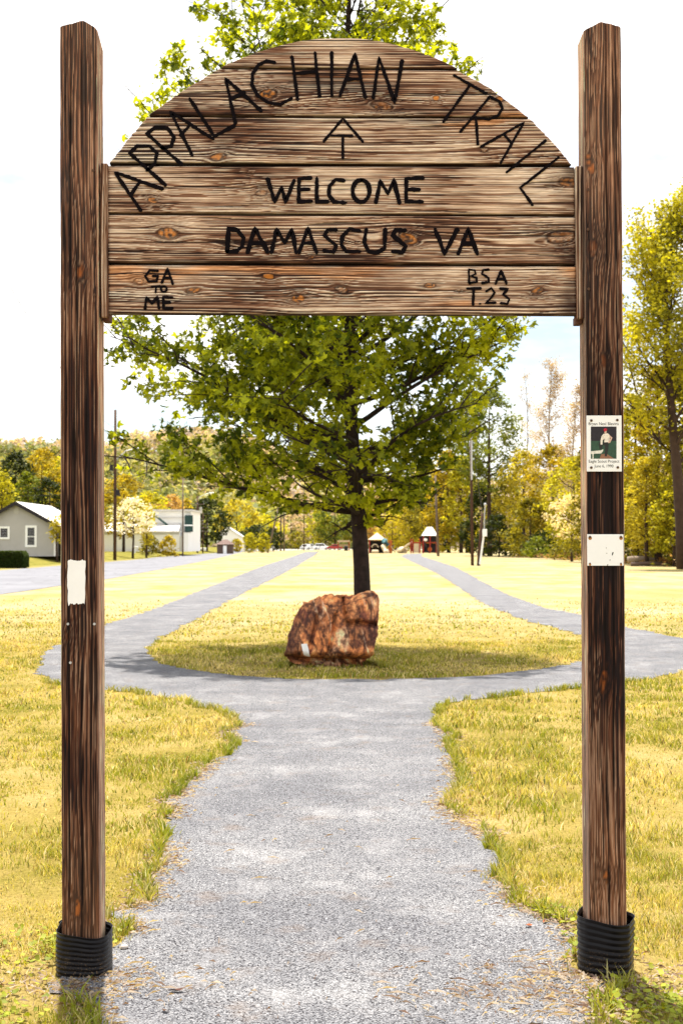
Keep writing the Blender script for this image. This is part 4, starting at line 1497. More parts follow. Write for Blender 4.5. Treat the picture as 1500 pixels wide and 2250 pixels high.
# rock colours
Xc, Yc, Zc = V.T
n1 = fbm(Xc * 3.5, Yc * 3.5, Zc * 2.0, 5); n2 = fbm(Xc * 9 + 4, Yc * 9, Zc * 5, 5); n3 = fbm(Xc * 22, Yc * 22, Zc * 12, 4)
rc = mixc((.085, .030, .020), (.34, .135, .05), sstep(.32, .54, n1 + (n3 - .5) * .5))
rc = mixc(rc, (.46, .22, .10), sstep(.45, .64, n2 + (n3 - .5) * .4) * .8)
rc = mixc(rc, (.60, .42, .29), sstep(.60, .74, fbm(Xc * 5 + 30, Yc * 5, Zc * 3, 5)) * .7)
vein = sstep(.035, .0, np.abs(fbm(Xc * 5 + Zc * 1.2, 0, Zc * 1.3 + 7, 3) - .5) - .004) * sstep(.45, .6, fbm(Xc * 4, 3, Zc * 4 + 3, 2))
rc = mixc(rc, (.72, .60, .47), vein * .35)
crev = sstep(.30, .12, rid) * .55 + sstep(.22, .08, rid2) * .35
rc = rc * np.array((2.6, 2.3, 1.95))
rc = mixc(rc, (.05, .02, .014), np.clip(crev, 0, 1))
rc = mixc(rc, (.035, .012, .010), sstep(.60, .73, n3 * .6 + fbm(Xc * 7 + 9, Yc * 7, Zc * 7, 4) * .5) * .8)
rc = mixc(rc, (.05, .02, .018), sstep(-.36, -.52, Xc) * .6)  # left face darkened, its shade painted into the colour
rg_ = rnd(93)
ta = -.35 + rg_.random(2600) * (math.pi + .7)
gx_ = bx0 + .03 + np.cos(ta) * (.63 + np.abs(rg_.normal(0, .06, 2600))); gy_ = RD + .38 + np.sin(ta) * (.42 + np.abs(rg_.normal(0, .06, 2600)))
blades('grass', gx_, gy_, .03 + .06 * rg_.random(2600), .008 + .005 * rg_.random(2600), grass_colour(gx_, gy_, 94) * .5 + GREEN * .45, 95, .7, 'longer unmown grass growing against the foot of the boulder')
boulder = thing('boulder', 'large rust brown boulder with one white painted blaze on the grass before the maple', 'rock', (bx0, RD + .3, bc[1] - .03))
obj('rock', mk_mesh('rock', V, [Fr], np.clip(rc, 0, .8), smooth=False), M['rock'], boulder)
# white blaze on the rock: a patch wrapped on the surface
from mathutils.bvhtree import BVHTree
bvh = BVHTree.FromPolygons([tuple(v_) for v_ in V], [tuple(f_) for f_ in Fr])
quad = [(661, 1412), (674, 1411), (680, 1440), (667, 1436)]
v, f = [], []
NU, NV_ = 6, 10
for i in range(NU + 1):
    for j in range(NV_ + 1):
        a, c_ = i / NU, j / NV_
        tx = (1 - a) * ((1 - c_) * quad[0][0] + c_ * quad[3][0]) + a * ((1 - c_) * quad[1][0] + c_ * quad[2][0])
        ty = (1 - a) * ((1 - c_) * quad[0][1] + c_ * quad[3][1]) + a * ((1 - c_) * quad[1][1] + c_ * quad[2][1])
        x, _, z = P(tx, ty, RD + .05)
        hit = bvh.ray_cast(Vector((x - bx0, -3, z - bc[1])), Vector((0, 1, 0)))
        yy = hit[0].y if hit[0] else -.3
        v.append((x - bx0, yy - .012, z - bc[1]))
for i in range(NU):
    for j in range(NV_):
        k_ = i * (NV_ + 1) + j
        f.append((k_, k_ + NV_ + 1, k_ + NV_ + 2, k_ + 1))
ob = MB().add(v, f).build('painted_blaze', M['white_paint'], boulder)
s_ = ob.modifiers.new('thick', 'SOLIDIFY'); s_.thickness = .01
x0, y0 = G(757, 1462)
MB().sphere((0, 0, 0), .022, 8, .7, .3, 9).build('stone', plain('pale_chip', (.6, .5, .42), .8), label='tiny pale stone lying in the shadow under the boulder', cat='stone', loc=(x0, y0, .02))

# ------------------------------------------------------------------ THE MAPLE
TD = 21.5
tm = FPX / TD
def tz(py): return EYE + (1195 - py) / tm
def txx(px): return (px - 750) / tm
prof_z = [2.1, 2.5, 3.2, 4.0, 5.0, 6.5, 7.6, 8.3, 9.0, 9.8, 10.6, 11.6, 12.1]
prof_l = [1.9, 3.0, 3.75, 3.85, 3.8, 3.6, 3.45, 3.25, 3.0, 2.6, 1.8, .8, .05]
prof_r = [.8, 1.15, 1.6, 2.1, 2.45, 2.5, 2.4, 2.15, 1.75, 1.3, 1.0, .5, .05]
TX0, TX1 = txx(795), txx(768)


def trunk_x(z):
    return TX0 + (TX1 - TX0) * min(max((z - .2) / 4.8, 0), 1.1)


def mreach(z, a):
    c = math.cos(a)
    l = np.interp(z, prof_z, prof_l, .3, .05); r_ = np.interp(z, prof_z, prof_r, .3, .05)
    m = (l + r_) / 2
    return (m * .86 * (1 - abs(c)) + (r_ if c > 0 else l) * abs(c))


maple = thing('maple_tree', 'young spreading green maple standing alone directly behind the boulder', 'tree', (TX0, TD, 0))
rr = random.Random(11)
tb = MB()
tp = []
trad = []
for i in range(26):
    z = -.1 + i * .46
    tp.append((trunk_x(z) - TX0 + .035 * math.sin(z * 1.3), .03 * math.sin(z * 1.7), z))
    trad.append(max(.012, .132 * (1 - z / 12.6) ** .85 + (.05 * math.exp(-max(z, 0) * 3))))
tb.tube(tp, trad, 14)
tb.build('trunk', M['bark'], maple, smooth=True)
leafP = []
nl = 84
segs2 = MB()
for i in range(nl):
    t = i / (nl - 1)
    z0 = 1.9 + 9.05 * t ** 1.2 + rr.uniform(-.12, .12)
    a = i * 2.39996 + rr.uniform(-.3, .3)
    slope = .06 + .85 * min(1, t * 1.8) + .45 * t + rr.uniform(-.22, .25)
    # find where the limb meets the crown outline
    L = .4
    while L < 5 and L < mreach(z0 + L * slope, a) * rr.uniform(.97, 1.03):
        L += .15
    if z0 < 2.6: L = min(L, 1.8 + (z0 - 1.9) * 2.2 + (1.7 if math.cos(a) < 0 else .2))
    pts = []
    K = 9
    bx = trunk_x(z0) - TX0
    for k in range(K + 1):
        s = k / K
        aa = a + .25 * math.sin(s * 3 + i)
        zz = z0 + L * slope * (s ** 1.25) * (1 - .25 * s) + .05 * math.sin(5 * s + i)
        pts.append(Vector((bx + math.cos(aa) * L * s, math.sin(aa) * L * s, zz)))
    r0 = .045 * (1 - .65 * t) + .006
    MB().tube(pts, [r0 * (1 - .85 * k / K) for k in range(K + 1)], 6).build('limb', M['bark'], maple, smooth=True)
    # side branches
    ns = max(3, int(L / .26))
    for m in range(ns + 2):
        s = .18 + .80 * m / (ns + 1)
        k = min(K - 1, int(s * K)); fq_ = s * K - k
        p0 = pts[k].lerp(pts[k + 1], fq_)
        side = 1 if m % 2 else -1
        dirn = (pts[k + 1] - pts[k]).normalized()
        perp = Vector((-dirn.y, dirn.x, 0)).normalized() * side
        d = (dirn * rr.uniform(.4, .9) + perp * rr.uniform(.6, 1.1) + Vector((0, 0, rr.uniform(-.45, .95)))).normalized()
        l2 = (.35 + .42 * L * (1 - s * .6)) * rr.uniform(.6, 1.1)
        l2 = min(l2, 1.5)
        q = [p0, p0 + d * l2 * .5 + Vector((0, 0, .03)), p0 + d * l2 + Vector((0, 0, rr.uniform(-.08, .06)))]
        segs2.tube(q, [r0 * .35 * (1 - .5 * s) + .002, r0 * .2 + .002, .002], 4, False)
        nt_ = max(2, int(l2 / .13))
        for w_ in range(nt_ + 1):
            s3 = .15 + .85 * w_ / nt_
            p3 = p0 + d * l2 * s3
            sd = 1 if w_ % 2 else -1
            d3 = (d * rr.uniform(.2, .9) + Vector((-d.y, d.x, 0)) * sd * rr.uniform(.3, 1) + Vector((0, 0, rr.uniform(-.8, .7)))).normalized()
            l3 = rr.uniform(.12, .36)
            e3 = p3 + d3 * l3
            if rr.random() < .55:
                segs2.tube([p3, e3], [.0035, .0015], 3, False)
            for _ in range(rr.randint(11, 17)):
                g_ = rr.uniform(.2, 1.15)
                leafP.append((p3.x + d3.x * l3 * g_ + rr.gauss(0, .045), p3.y + d3.y * l3 * g_ + rr.gauss(0, .045), p3.z + d3.z * l3 * g_ + rr.gauss(-.02, .06)))
segs2.build('twigs', M['bark'], maple, kind='stuff')
lp = np.array(leafP)
# crown trimmed to its outline
azz = np.arctan2(lp[:, 1], lp[:, 0]); rho = np.hypot(lp[:, 0], lp[:, 1])
lim = np.array([mreach(z, a) for z, a in zip(lp[:, 2], azz)])
keep = (rho < lim * (1.02 + .16 * (fbm(lp[:, 0] * 2, lp[:, 1] * 2, lp[:, 2] * 2, 3) - .5) * 2)) & (lp[:, 2] > 1.9)
keep &= fbm(lp[:, 0] * 1.5, lp[:, 1] * 1.5, lp[:, 2] * 2.4 + 40, 3) > .41 + .04 * sstep(7, 9, lp[:, 2])
keep &= (rho > .55) | (rnd(2).random(len(rho)) < .35) | (lp[:, 2] < 3.2)
lp = lp[keep]
print('maple leaves', len(lp))
if len(lp) > 76000:
    lp = lp[rnd(3).permutation(len(lp))[:76000]]
r = rnd(14)
n = len(lp)
lc = mixc((.05, .08, .004), (.52, .57, .02), np.clip(fbm(lp[:, 0] * 1.2, lp[:, 1] * 1.2, lp[:, 2] * 1.2, 3) * 1.6 - .45 + r.normal(0, .22, n) , 0, 1))
leaf_cards('crown', lp[:, 0], lp[:, 1], lp[:, 2], .12, lc, 15, .12, 'maple', M['leaf'], parent=maple, kind='stuff')

# ------------------------------------------------------------------ background trees
def gz(x, y):
    return float(ground_z(np.array(x), np.array(y)))


CO = dict(dark=((.006, .012, .003), (.042, .056, .006)), green=((.035, .055, .006), (.20, .23, .016)), yg=((.12, .12, .006), (.58, .54, .025)), yellow=((.18, .15, .008), (.56, .49, .045)),
          orange=((.26, .15, .04), (.60, .42, .16)), olive=((.03, .03, .005), (.34, .30, .015)), cream=((.42, .36, .20), (.74, .66, .50)), white=((.5, .46, .40), (.80, .77, .71)), pink=((.26, .19, .14), (.56, .45, .34)),
          gold=((.12, .09, .006), (.54, .43, .022)))


def crown_cloud(rg, cx, cy, z0, z1, rx, ry, ls, dens, shape, clump, colk, dark_low=0.0, sparse=0.0, core=0.0):
    """leaf positions in clumps spread through a crown volume"""
    H = z1 - z0
    area = math.pi * rx * H * .5
    n = int(area * dens * 2.0 / (ls * ls * .6))
    n = min(n, 12000)
    nk = max(16, int(area * 2.4 / (clump * clump)))
    # clump centres
    t = rg.random(nk) ** .9
    a = rg.random(nk) * 2 * math.pi
    if shape == 'round':
        w = np.sqrt(np.clip(1 - (2 * t - .95) ** 2, .05, 1))
    elif shape == 'tall':
        w = np.clip(np.sin(np.pi * np.clip(t * .93 + .07, 0, 1)) ** .6, .12, 1)
    elif shape == 'cone':
        w = np.clip(1.05 - t, .08, 1)
    elif shape == 'vase':
        w = np.clip(.35 + t * 1.1, 0, 1) * np.sqrt(np.clip(1.12 - t, .05, 1))
    else:   # wall, hangs to the ground
        w = np.clip(1.1 - t ** 3, .3, 1)
    rho = w * (.35 + .65 * rg.random(nk) ** .5)
    kx = cx + np.cos(a) * rho * rx; ky = cy + np.sin(a) * rho * ry; kz = z0 + t * H
    ks = clump * (.55 + .8 * rg.random(nk))
    kc = rg.random(nk)
    j = rg.integers(0, nk, n)
    v = rg.normal(0, 1, (n, 3)); v /= np.linalg.norm(v, axis=1)[:, None]
    q_ = rg.random(n) ** .45
    x = kx[j] + v[:, 0] * ks[j] * q_; y = ky[j] + v[:, 1] * ks[j] * q_; z = kz[j] + v[:, 2] * ks[j] * q_ * .7
    lo, hi = CO[colk]
    m = np.clip(.25 + .55 * kc[j] + .22 * rg.normal(0, 1, n) * .8, 0, 1)
    c = mixc(lo, hi, m)
    return x, y, z, c, list(zip(kx, ky, kz))


def tree(px, D, top, wpx, colk, label, shape='round', base=.28, ls=None, dens=2.2, clump=None, cat='tree', name='tree', seed=None, group=None, bottom=None, trunk_mat='far_bark', trunk_r=None, lean=0.0, limbs=7):
    m = FPX / D
    x = XD(px, D)
    z0g = gz(x, D)
    ztop = EYE + (1195 - top) / m
    rx = wpx / m / 2 * (1.35 if group == WR else 1.3)
    H = ztop - z0g
    zb_ = z0g + H * base if bottom is None else bottom
    seed = seed if seed is not None else int(px * 7 + D * 3)
    rg = rnd(abs(seed))
    root = thing(name, label, cat, (x, D, z0g), group=group)
    ls = ls or max(.16, D * .0017)
    clump = clump or max(.45, rx * .22)
    X, Y, Z, c, ks = crown_cloud(rg, 0, 0, zb_ - z0g + clump * .5, H - clump * .45, max(.3, rx - clump * .5), max(.3, rx - clump * .5), ls, dens, shape, clump, colk)
    k = Z > .05
    if base > .01 or name == 'tree':
        tb = MB()
        r0 = trunk_r or max(.07, H * .017)
        th_ = H * .86
        bend = [rg.normal(0, .02) * H for _ in range(3)]
        tp_ = [(bend[0] * s * (1 - s) * 2 + lean * s, bend[1] * s * (1 - s), -0.1 + th_ * s) for s in (0, .2, .4, .6, .8, 1)]
        tb.tube(tp_, [r0 * (1.15 - s) + .02 for s in (0, .2, .4, .6, .8, 1)], 7)
        sel = rg.permutation(len(ks))[:limbs]
        for s_i in sel:
            kx, ky, kz = ks[s_i]
            zs = max(.25 * H, min(th_ * .9, kz - abs(kx) * .6 - .3))
            s = zs / th_
            sx_ = bend[0] * s * (1 - s) * 2 + lean * s
            tb.tube([(sx_, 0, zs), (sx_ + (kx - sx_) * .5, ky * .5, zs + (kz - zs) * .35), (kx, ky, kz)], [r0 * .36, r0 * .24, r0 * .08], 5)
        tb.build('trunk', M[trunk_mat], root, smooth=True)
    leaf_cards('crown', X[k], Y[k], Z[k], ls * 1.25, c[k], abs(seed) + 1, .15, 'quad', M['far_leaf'], parent=root, kind='stuff')
    return root


WR = 'trees along the right side of the park'
WL = 'trees behind the houses on the left'
# left side, behind the grey house
tree(5, 135, 1035, 55, 'yg', 'bright lime green rounded tree cut by the left picture edge behind the grey house', 'round', .1, group=WL)
tree(35, 165, 990, 90, 'dark', 'dark green woodland tree standing behind the peak of the grey house', 'tall', .1, group=WL)
tree(-20, 170, 1000, 80, 'yellow', 'yellow green tree top behind the lime green tree at the left edge', 'tall', .1, group=WL)
tree(92, 175, 982, 85, 'gold', 'tall golden orange tree above the grey house roof', 'round', .2, group=WL)
tree(125, 185, 1005, 70, 'yg', 'pale yellow green tree behind the left post of the gate', 'tall', .1, group=WL)
tree(62, 160, 1035, 60, 'green', 'mid green tree above the middle of the house roof', 'round', .1, group=WL)
tree(110, 148, 1050, 78, 'dark', 'round dark green tree just above the right slope of the house roof', 'round', .15, group=WL, dens=3)
tree(170, 190, 1000, 90, 'olive', 'olive tree hidden mostly behind the left gate post', 'tall', .1, group=WL)
tree(127, 119, 1128, 44, 'yellow', 'small yellow leaved shrub tree at the right corner of the grey house', 'vase', .3, ls=.22, dens=1.3, name='small_tree', group=WL)
tree(272, 185, 1042, 105, 'gold', 'golden yellow tree behind the white flowering dogwood', 'round', .15, group=WL)
tree(292, 158, 1092, 90, 'white', 'white flowering dogwood behind the left utility pole', 'round', .35, ls=.26, dens=1.2, name='dogwood', group=WL)
tree(322, 165, 1110, 42, 'yellow', 'thin yellow tree at the left end of the white warehouse', 'vase', .2, ls=.25, dens=1.1, group=WL)
tree(330, 240, 1078, 90, 'yg', 'light green tree behind the roof of the white warehouse', 'round', .1, group=WL)
tree(375, 250, 1085, 70, 'orange', 'orange brown tree behind the white warehouse roof', 'round', .1, group=WL)
tree(410, 265, 1095, 40, 'gold', 'narrow golden tree against the end wall of the white warehouse', 'tall', .05, group=WL)
tree(455, 262, 1093, 86, 'dark', 'broad dark green tree right of the white warehouse', 'round', .12, dens=3, group=WL)
tree(520, 330, 1098, 90, 'yellow', 'pale yellow tree above the small white house', 'round', .05, group=WL)
tree(575, 350, 1130, 100, 'yg', 'light green tree above the clipped bushes', 'round', .05, group=WL)
tree(560, 300, 1155, 78, 'dark', 'low dark green tree mass behind the clipped bushes', 'round', .0, dens=3, group=WL)
tree(600, 310, 1160, 44, 'dark', 'dark shrubby tree behind the leaning pole', 'round', .0, dens=3, group=WL)
tree(640, 430, 1120, 60, 'pink', 'bare pinkish brown tree in the middle distance beyond the car park', 'round', .1, dens=1.3, group=WL)
tree(668, 440, 1108, 60, 'pink', 'hazy bare brown tree left of the maple trunk beyond the cars', 'tall', .1, dens=1.3, group=WL)
tree(700, 420, 1118, 55, 'yg', 'pale green tree behind the parked white cars', 'round', .1, group=WL)
tree(655, 400, 1165, 44, 'olive', 'low olive bush tree left of the parked white cars', 'round', .0, group=WL)
tree(735, 400, 1100, 80, 'green', 'leafy green tree behind the red car', 'round', .15, group=WL)
tree(715, 405, 1140, 50, 'olive', 'olive green tree standing over the white cars', 'round', .1, group=WL)
tree(775, 415, 1085, 60, 'olive', 'green tree hidden behind the maple trunk', 'tall', .1, group=WL)
# right side
tree(812, 420, 1095, 60, 'olive', 'olive tree right of the maple trunk behind the tan roofed playset', 'round', .1, group=WR)
tree(840, 400, 1080, 80, 'orange', 'orange tree behind the tan roofed playset', 'round', .1, group=WR)
tree(868, 380, 1075, 70, 'pink', 'pale peach budding tree between the two playsets', 'round', .1, dens=1.4, group=WR)
tree(890, 340, 1060, 80, 'yg', 'bright yellow green tree between the two playsets', 'round', .0, group=WR)
tree(862, 330, 1125, 60, 'yellow', 'yellow shrubby tree above the playground slides', 'round', .0, group=WR)
tree(935, 300, 1010, 80, 'olive', 'olive green tree behind the white roofed playset', 'tall', .05, group=WR)
tree(905, 320, 1045, 50, 'yellow', 'yellow tree left of the white roofed playset', 'tall', .05, group=WR)
tree(962, 275, 1035, 60, 'dark', 'dark green tree behind the grey pole by the playset', 'tall', .0, dens=3, group=WR)
tree(985, 262, 985, 90, 'gold', 'golden yellow tree between the grey pole and the tall pole', 'wall', .0, group=WR)
tree(1012, 258, 1000, 70, 'yg', 'bright yellow green tree left of the tall utility pole', 'wall', .0, group=WR)
tree(1028, 265, 860, 90, 'green', 'tall green tree rising behind the tall utility pole', 'tall', .25, dens=1.5, group=WR)
tree(1075, 190, 845, 130, 'green', 'tall dark trunked green tree right of the tall utility pole', 'tall', .35, dens=1.7, group=WR, trunk_r=.32, limbs=12)
tree(1060, 200, 1060, 80, 'dark', 'dark green undergrowth tree behind the short meter pole', 'wall', .0, dens=3, group=WR)
tree(1110, 195, 1050, 90, 'olive', 'olive leafy tree right of the short meter pole', 'wall', .0, group=WR)
tree(1095, 178, 1130, 80, 'dark', 'low dark evergreen shrub tree right of the meter pole', 'wall', .0, dens=3, group=WR)
tree(1150, 185, 985, 110, 'yellow', 'yellow budding tree left of the right gate post', 'round', .1, dens=1.8, group=WR)
tree(1165, 172, 1090, 100, 'olive', 'shadowy olive bushy tree in the wood edge left of the cream dogwood', 'wall', .0, dens=2.5, group=WR)
tree(1215, 175, 975, 120, 'gold', 'gold leaved tree behind the cream flowering dogwood', 'round', .1, dens=1.9, group=WR)
tree(1258, 150, 1000, 110, 'yg', 'yellow green tree behind the right gate post', 'tall', .0, dens=2, group=WR)
tree(1255, 132, 1085, 92, 'cream', 'cream white flowering dogwood left of the right gate post', 'round', .30, ls=.26, dens=1.3, name='dogwood', group=WR)
tree(1205, 165, 1165, 90, 'dark', 'dark low shrub below the gold leaved tree', 'wall', .0, dens=3, name='shrub', cat='shrub', group=WR)
tree(1180, 150, 1180, 62, 'green', 'fresh green bush sprawling at the wood edge left of the right post', 'wall', .0, name='shrub', cat='shrub', group=WR)
tree(1260, 145, 1180, 80, 'olive', 'olive shrub at the wood edge beside the right gate post', 'wall', .0, name='shrub', cat='shrub', group=WR)
tree(1310, 125, 930, 100, 'olive', 'olive tree hidden mostly behind the right gate post', 'wall', .0, group=WR)
tree(1345, 120, 890, 110, 'gold', 'golden tree partly behind the right gate post', 'wall', .0, dens=2, group=WR)
tree(1395, 112, 860, 100, 'yg', 'yellow green leafy tree beside the photo plaque on the right post', 'wall', .0, dens=2.2, ls=.2, group=WR)
tree(1445, 110, 800, 110, 'gold', 'amber leaved tree under the tall tree at the right edge', 'wall', .05, dens=2.2, ls=.2, group=WR)
tree(1500, 105, 770, 120, 'olive', 'olive leaved tree cut by the right picture edge', 'wall', .0, dens=2.2, ls=.2, group=WR)
tree(1420, 106, 1000, 90, 'yellow', 'bright yellow lower tree at the wood edge right of the plaques', 'wall', .1, dens=2, ls=.2, group=WR)
tree(1480, 103, 1040, 90, 'yg', 'lime yellow low tree by the right picture edge above the logs', 'wall', .1, dens=2, ls=.2, group=WR)
tree(1400, 118, 1140, 110, 'dark', 'dark thicket beneath the trees right of the right post', 'wall', .0, dens=3, name='thicket', cat='shrub', group=WR)
tree(1490, 116, 1130, 110, 'dark', 'dark thicket beneath the trees at the right picture edge', 'wall', .0, dens=3, name='thicket', cat='shrub', group=WR)
tree(1560, 108, 800, 130, 'green', 'green tree just outside the right picture edge', 'wall', .0, dens=2, group=WR)


# tall tree at the right edge with an open crown
def skeleton(base, H, seed, spread, r0, n1, slope=(.5, 1.2), depth=3, trunk_top=.9, az=None):
    rg = random.Random(seed)
    mb = MB()
    tips = []

    def br(p, d, L, r_, lev):
        pts = [p]
        dd = d.copy()
        for k in range(4):
            dd = (dd + Vector((rg.gauss(0, .16), rg.gauss(0, .16), rg.gauss(.03, .10)))).normalized()
            pts.append(pts[-1] + dd * L / 4)
        mb.tube(pts, [r_, r_ * .8, r_ * .62, r_ * .45, r_ * .3], 6 if lev < 2 else 4, False)
        if lev >= depth:
            tips.extend(pts[2:])
            return
        for k in range(5 if lev == 0 else 4):
            q = pts[1 + (k % 4)]
            nd = (dd + Vector((rg.gauss(0, .7), rg.gauss(0, .7), rg.gauss(.1, .4)))).normalized()
            br(q, nd, L * rg.uniform(.42, .62), r_ * .42, lev + 1)
        tips.append(pts[-1])
    tp_ = []
    for k in range(9):
        s = k / 8
        tp_.append(Vector(base) + Vector((.02 * H * math.sin(s * 4 + seed), 0, H * trunk_top * s - .1)))
    mb.tube(tp_, [r0 * (1.05 - .93 * k / 8) for k in range(9)], 9)
    for i in range(n1):
        s = .30 + .68 * i / n1
        k = min(7, int(s * 8))
        p = tp_[k].lerp(tp_[k + 1], s * 8 - k)
        a = (i * 2.4 + rg.uniform(-.4, .4))
        sl_ = lerp(slope[0], slope[1], s)
        d = Vector((math.cos(a), math.sin(a), sl_)).normalized()
        br(p, d, spread * (1.15 - .7 * s) * rg.uniform(.75, 1.1), r0 * .38 * (1.1 - .8 * s), 0)
    return mb, tips


def open_tree(px, D, top, wpx, seed, colk, label, ls, per, mat='far_bark', r0=.3, n1=18, depth=2, spread_k=.5, sl=(.5, 1.6), name='tree'):
    m = FPX / D
    x = XD(px, D)
    H = EYE + (1195 - top) / m
    root = thing(name, label, 'tree', (x, D, 0), group=WR)
    mb, tips = skeleton((0, 0, 0), H, seed, wpx / m * spread_k, r0, n1, sl, depth)
    mb.build('trunk', M[mat], root, smooth=True)
    rg = rnd(seed)
    t = np.array([tuple(p) for p in tips])
    n = len(t) * per
    if n:
        j = np.repeat(np.arange(len(t)), per)
        p = t[j] + rg.normal(0, 1, (len(j), 3)) * np.array((.38, .38, .3)) * (1 if per > 3 else .6)
        lo, hi = CO[colk]
        c = mixc(lo, hi, np.clip(fbm(p[:, 0] * .5, p[:, 1] * .5, p[:, 2] * .5, 3) * 1.5 - .3 + rg.normal(0, .2, n), 0, 1))
        leaf_cards('crown', p[:, 0], p[:, 1], p[:, 2], ls, c, seed, .1, 'quad', M['far_leaf'], parent=root, kind='stuff')
    return root


open_tree(1482, 92, 385, 260, 8, 'yg', 'very tall open crowned tree with bright leaves at the right edge', .27, 9, r0=.42, n1=30, spread_k=.72)
open_tree(1215, 178, 750, 150, 21, 'pink', 'mostly bare pale budding tree left of the right gate post', .2, 6, 'pale_bark', r0=.2, n1=16, depth=2, sl=(.8, 2.0))
open_tree(1150, 200, 760, 120, 24, 'pink', 'slender bare tree with dark fine twigs right of the maple', .16, 3, 'far_bark', r0=.14, n1=12, depth=2, sl=(1.0, 2.4))
open_tree(1265, 165, 800, 120, 28, 'pink', 'bare peach coloured budding tree close to the right gate post', .2, 5, 'pale_bark', r0=.16, n1=14, depth=2, sl=(.8, 2.0))
open_tree(-10, 70, 330, 90, 40, 'pink', 'bare tree at the left picture edge with only twig ends showing', .08, 1, 'pale_bark', r0=.2, n1=12, depth=2, sl=(.6, 1.4)).location.x -= 2.2


# bushes -----------------------------------------------------------
def bush(px, D, top, wpx, colk, label, name='bush', shape='round', group=None, bottom=0.0):
    return tree(px, D, top, wpx, colk, label, shape, 0.0, ls=max(.12, D * .0011), dens=3.2, name=name, cat='bush', group=group, bottom=None, clump=max(.25, wpx / FPX * D * .16))


bush(330, 178, 1172, 38, 'olive', 'dark spreading bush against the left part of the warehouse wall', shape='wall', group='bushes by the white warehouse')
bush(370, 178, 1176, 36, 'gold', 'thin brownish bush against the warehouse wall, right one of the pair', shape='wall', group='bushes by the white warehouse')
bush(520, 262, 1182, 22, 'yellow', 'small round yellow bush right of the brown kiosk', group='clipped bushes beyond the road')
bush(549, 255, 1170, 28, 'yg', 'left one of two clipped yellow green bushes before the dark trees', group='clipped bushes beyond the road')
bush(580, 255, 1170, 27, 'yg', 'right one of two clipped yellow green bushes before the dark trees', group='clipped bushes beyond the road')
# clipped hedge by the road, left edge
hx0, hy0 = XD(-70, 96), 96
hedge = thing('hedge', 'square clipped dark green hedge beside the road at the left edge', 'hedge', (XD(-5, 96), 96, .0))
rg = rnd(61)
n = 9000
hw_, hd_, hh_ = 1.95, .8, 1.12
f_ = rg.integers(0, 5, n); a = rg.random(n) * 2 - 1; b_ = rg.random(n) * 2 - 1
X = np.where(f_ < 2, a * hw_, np.where(f_ == 2, hw_, np.where(f_ == 3, a * hw_, rg.random(n) * 2 * hw_ - hw_)))
Y = np.where(f_ < 2, -hd_, np.where(f_ == 2, a * hd_, np.where(f_ == 3, b_ * hd_, b_ * hd_)))
Z = np.where(f_ < 3, (b_ + 1) / 2 * hh_, np.where(f_ == 3, hh_, rg.random(n) * hh_))
rndc = .10 * fbm(X * 3, Y * 3, Z * 3, 3)
X *= 1 - .08 * sstep(.8, 1.12, Z); Z = Z * .97 + rndc
hc = mixc((.015, .035, .006), (.06, .085, .012), np.clip(rg.random(n) * .7 + .3 * sstep(.6, 1.1, Z), 0, 1))
leaf_cards('foliage', X, Y, Z, .13, hc, 62, .2, 'quad', M['far_leaf'], parent=hedge, kind='stuff')
MB().box(-hw_ * .9, hw_ * .9, -hd_ * .85, hd_ * .85, 0, hh_ * .92).build('inner_twigs', M['far_bark'], hedge)

# undergrowth and leaf litter at the wood edge
rg = rnd(88)
n = 9000
t = rg.random(n)
ex = lerp(XD(1120, 195), 24.5, t); ey = lerp(185, 100, t)
X = ex + rg.normal(0, .9, n) + rg.random(n) * 3; Y = ey + rg.normal(0, 2.0, n); Z = np.abs(rg.normal(0, .28, n)) + .05
c = mixc((.16, .07, .03), (.36, .22, .10), rg.random(n)); k = rg.random(n) < .3
c[k] = mixc((.08, .09, .01), (.22, .21, .03), rg.random(k.sum()))
leaf_cards('undergrowth', X, Y, Z, .3, c, 89, .4, 'quad', M['far_leaf'], kind='stuff', label='brown leaf litter and low brush along the wood edge', cat='undergrowth')
# fallen logs
for (px0, px1, py, D, rr_, lab) in ((1378, 1438, 1229, 107, .22, 'pale bare fallen log lying at the wood edge right of the blank plate'), (1385, 1470, 1240, 104, .16, 'brown fallen branch in front of the pale log')):
    xa, xb_ = XD(px0, D), XD(px1, D)
    MB().tube([(0, 0, 0), ((xb_ - xa) * .5, .1, .08), (xb_ - xa, .3, .02)], [rr_, rr_ * .85, rr_ * .6], 8).build('fallen_log', M['pale_bark'] if rr_ > .2 else M['brown'], smooth=True, loc=(xa, D, EYE + (1195 - py) / (FPX / D)), label=lab, cat='log')

# ------------------------------------------------------------------ hills with woods
def hill_h(x, y):
    """terrain beyond the town"""
    px = 750 + x / np.maximum(y, 1) * FPX
    crest = np.interp(px, [-400, 0, 150, 240, 330, 400, 480, 560, 640, 720, 800, 900, 1000, 1100, 1300, 1700],
                      [1000, 1010, 1010, 1015, 992, 985, 990, 1008, 1045, 1085, 1100, 1080, 1090, 1100, 1080, 1040])
    Hc = (1195 - crest) / FPX * 820
    return Hc * sstep(430, 820, y) * (1 - .6 * sstep(820, 1300, y)) * (.94 + .12 * fbm(x * .012, y * .012, 1, 3))


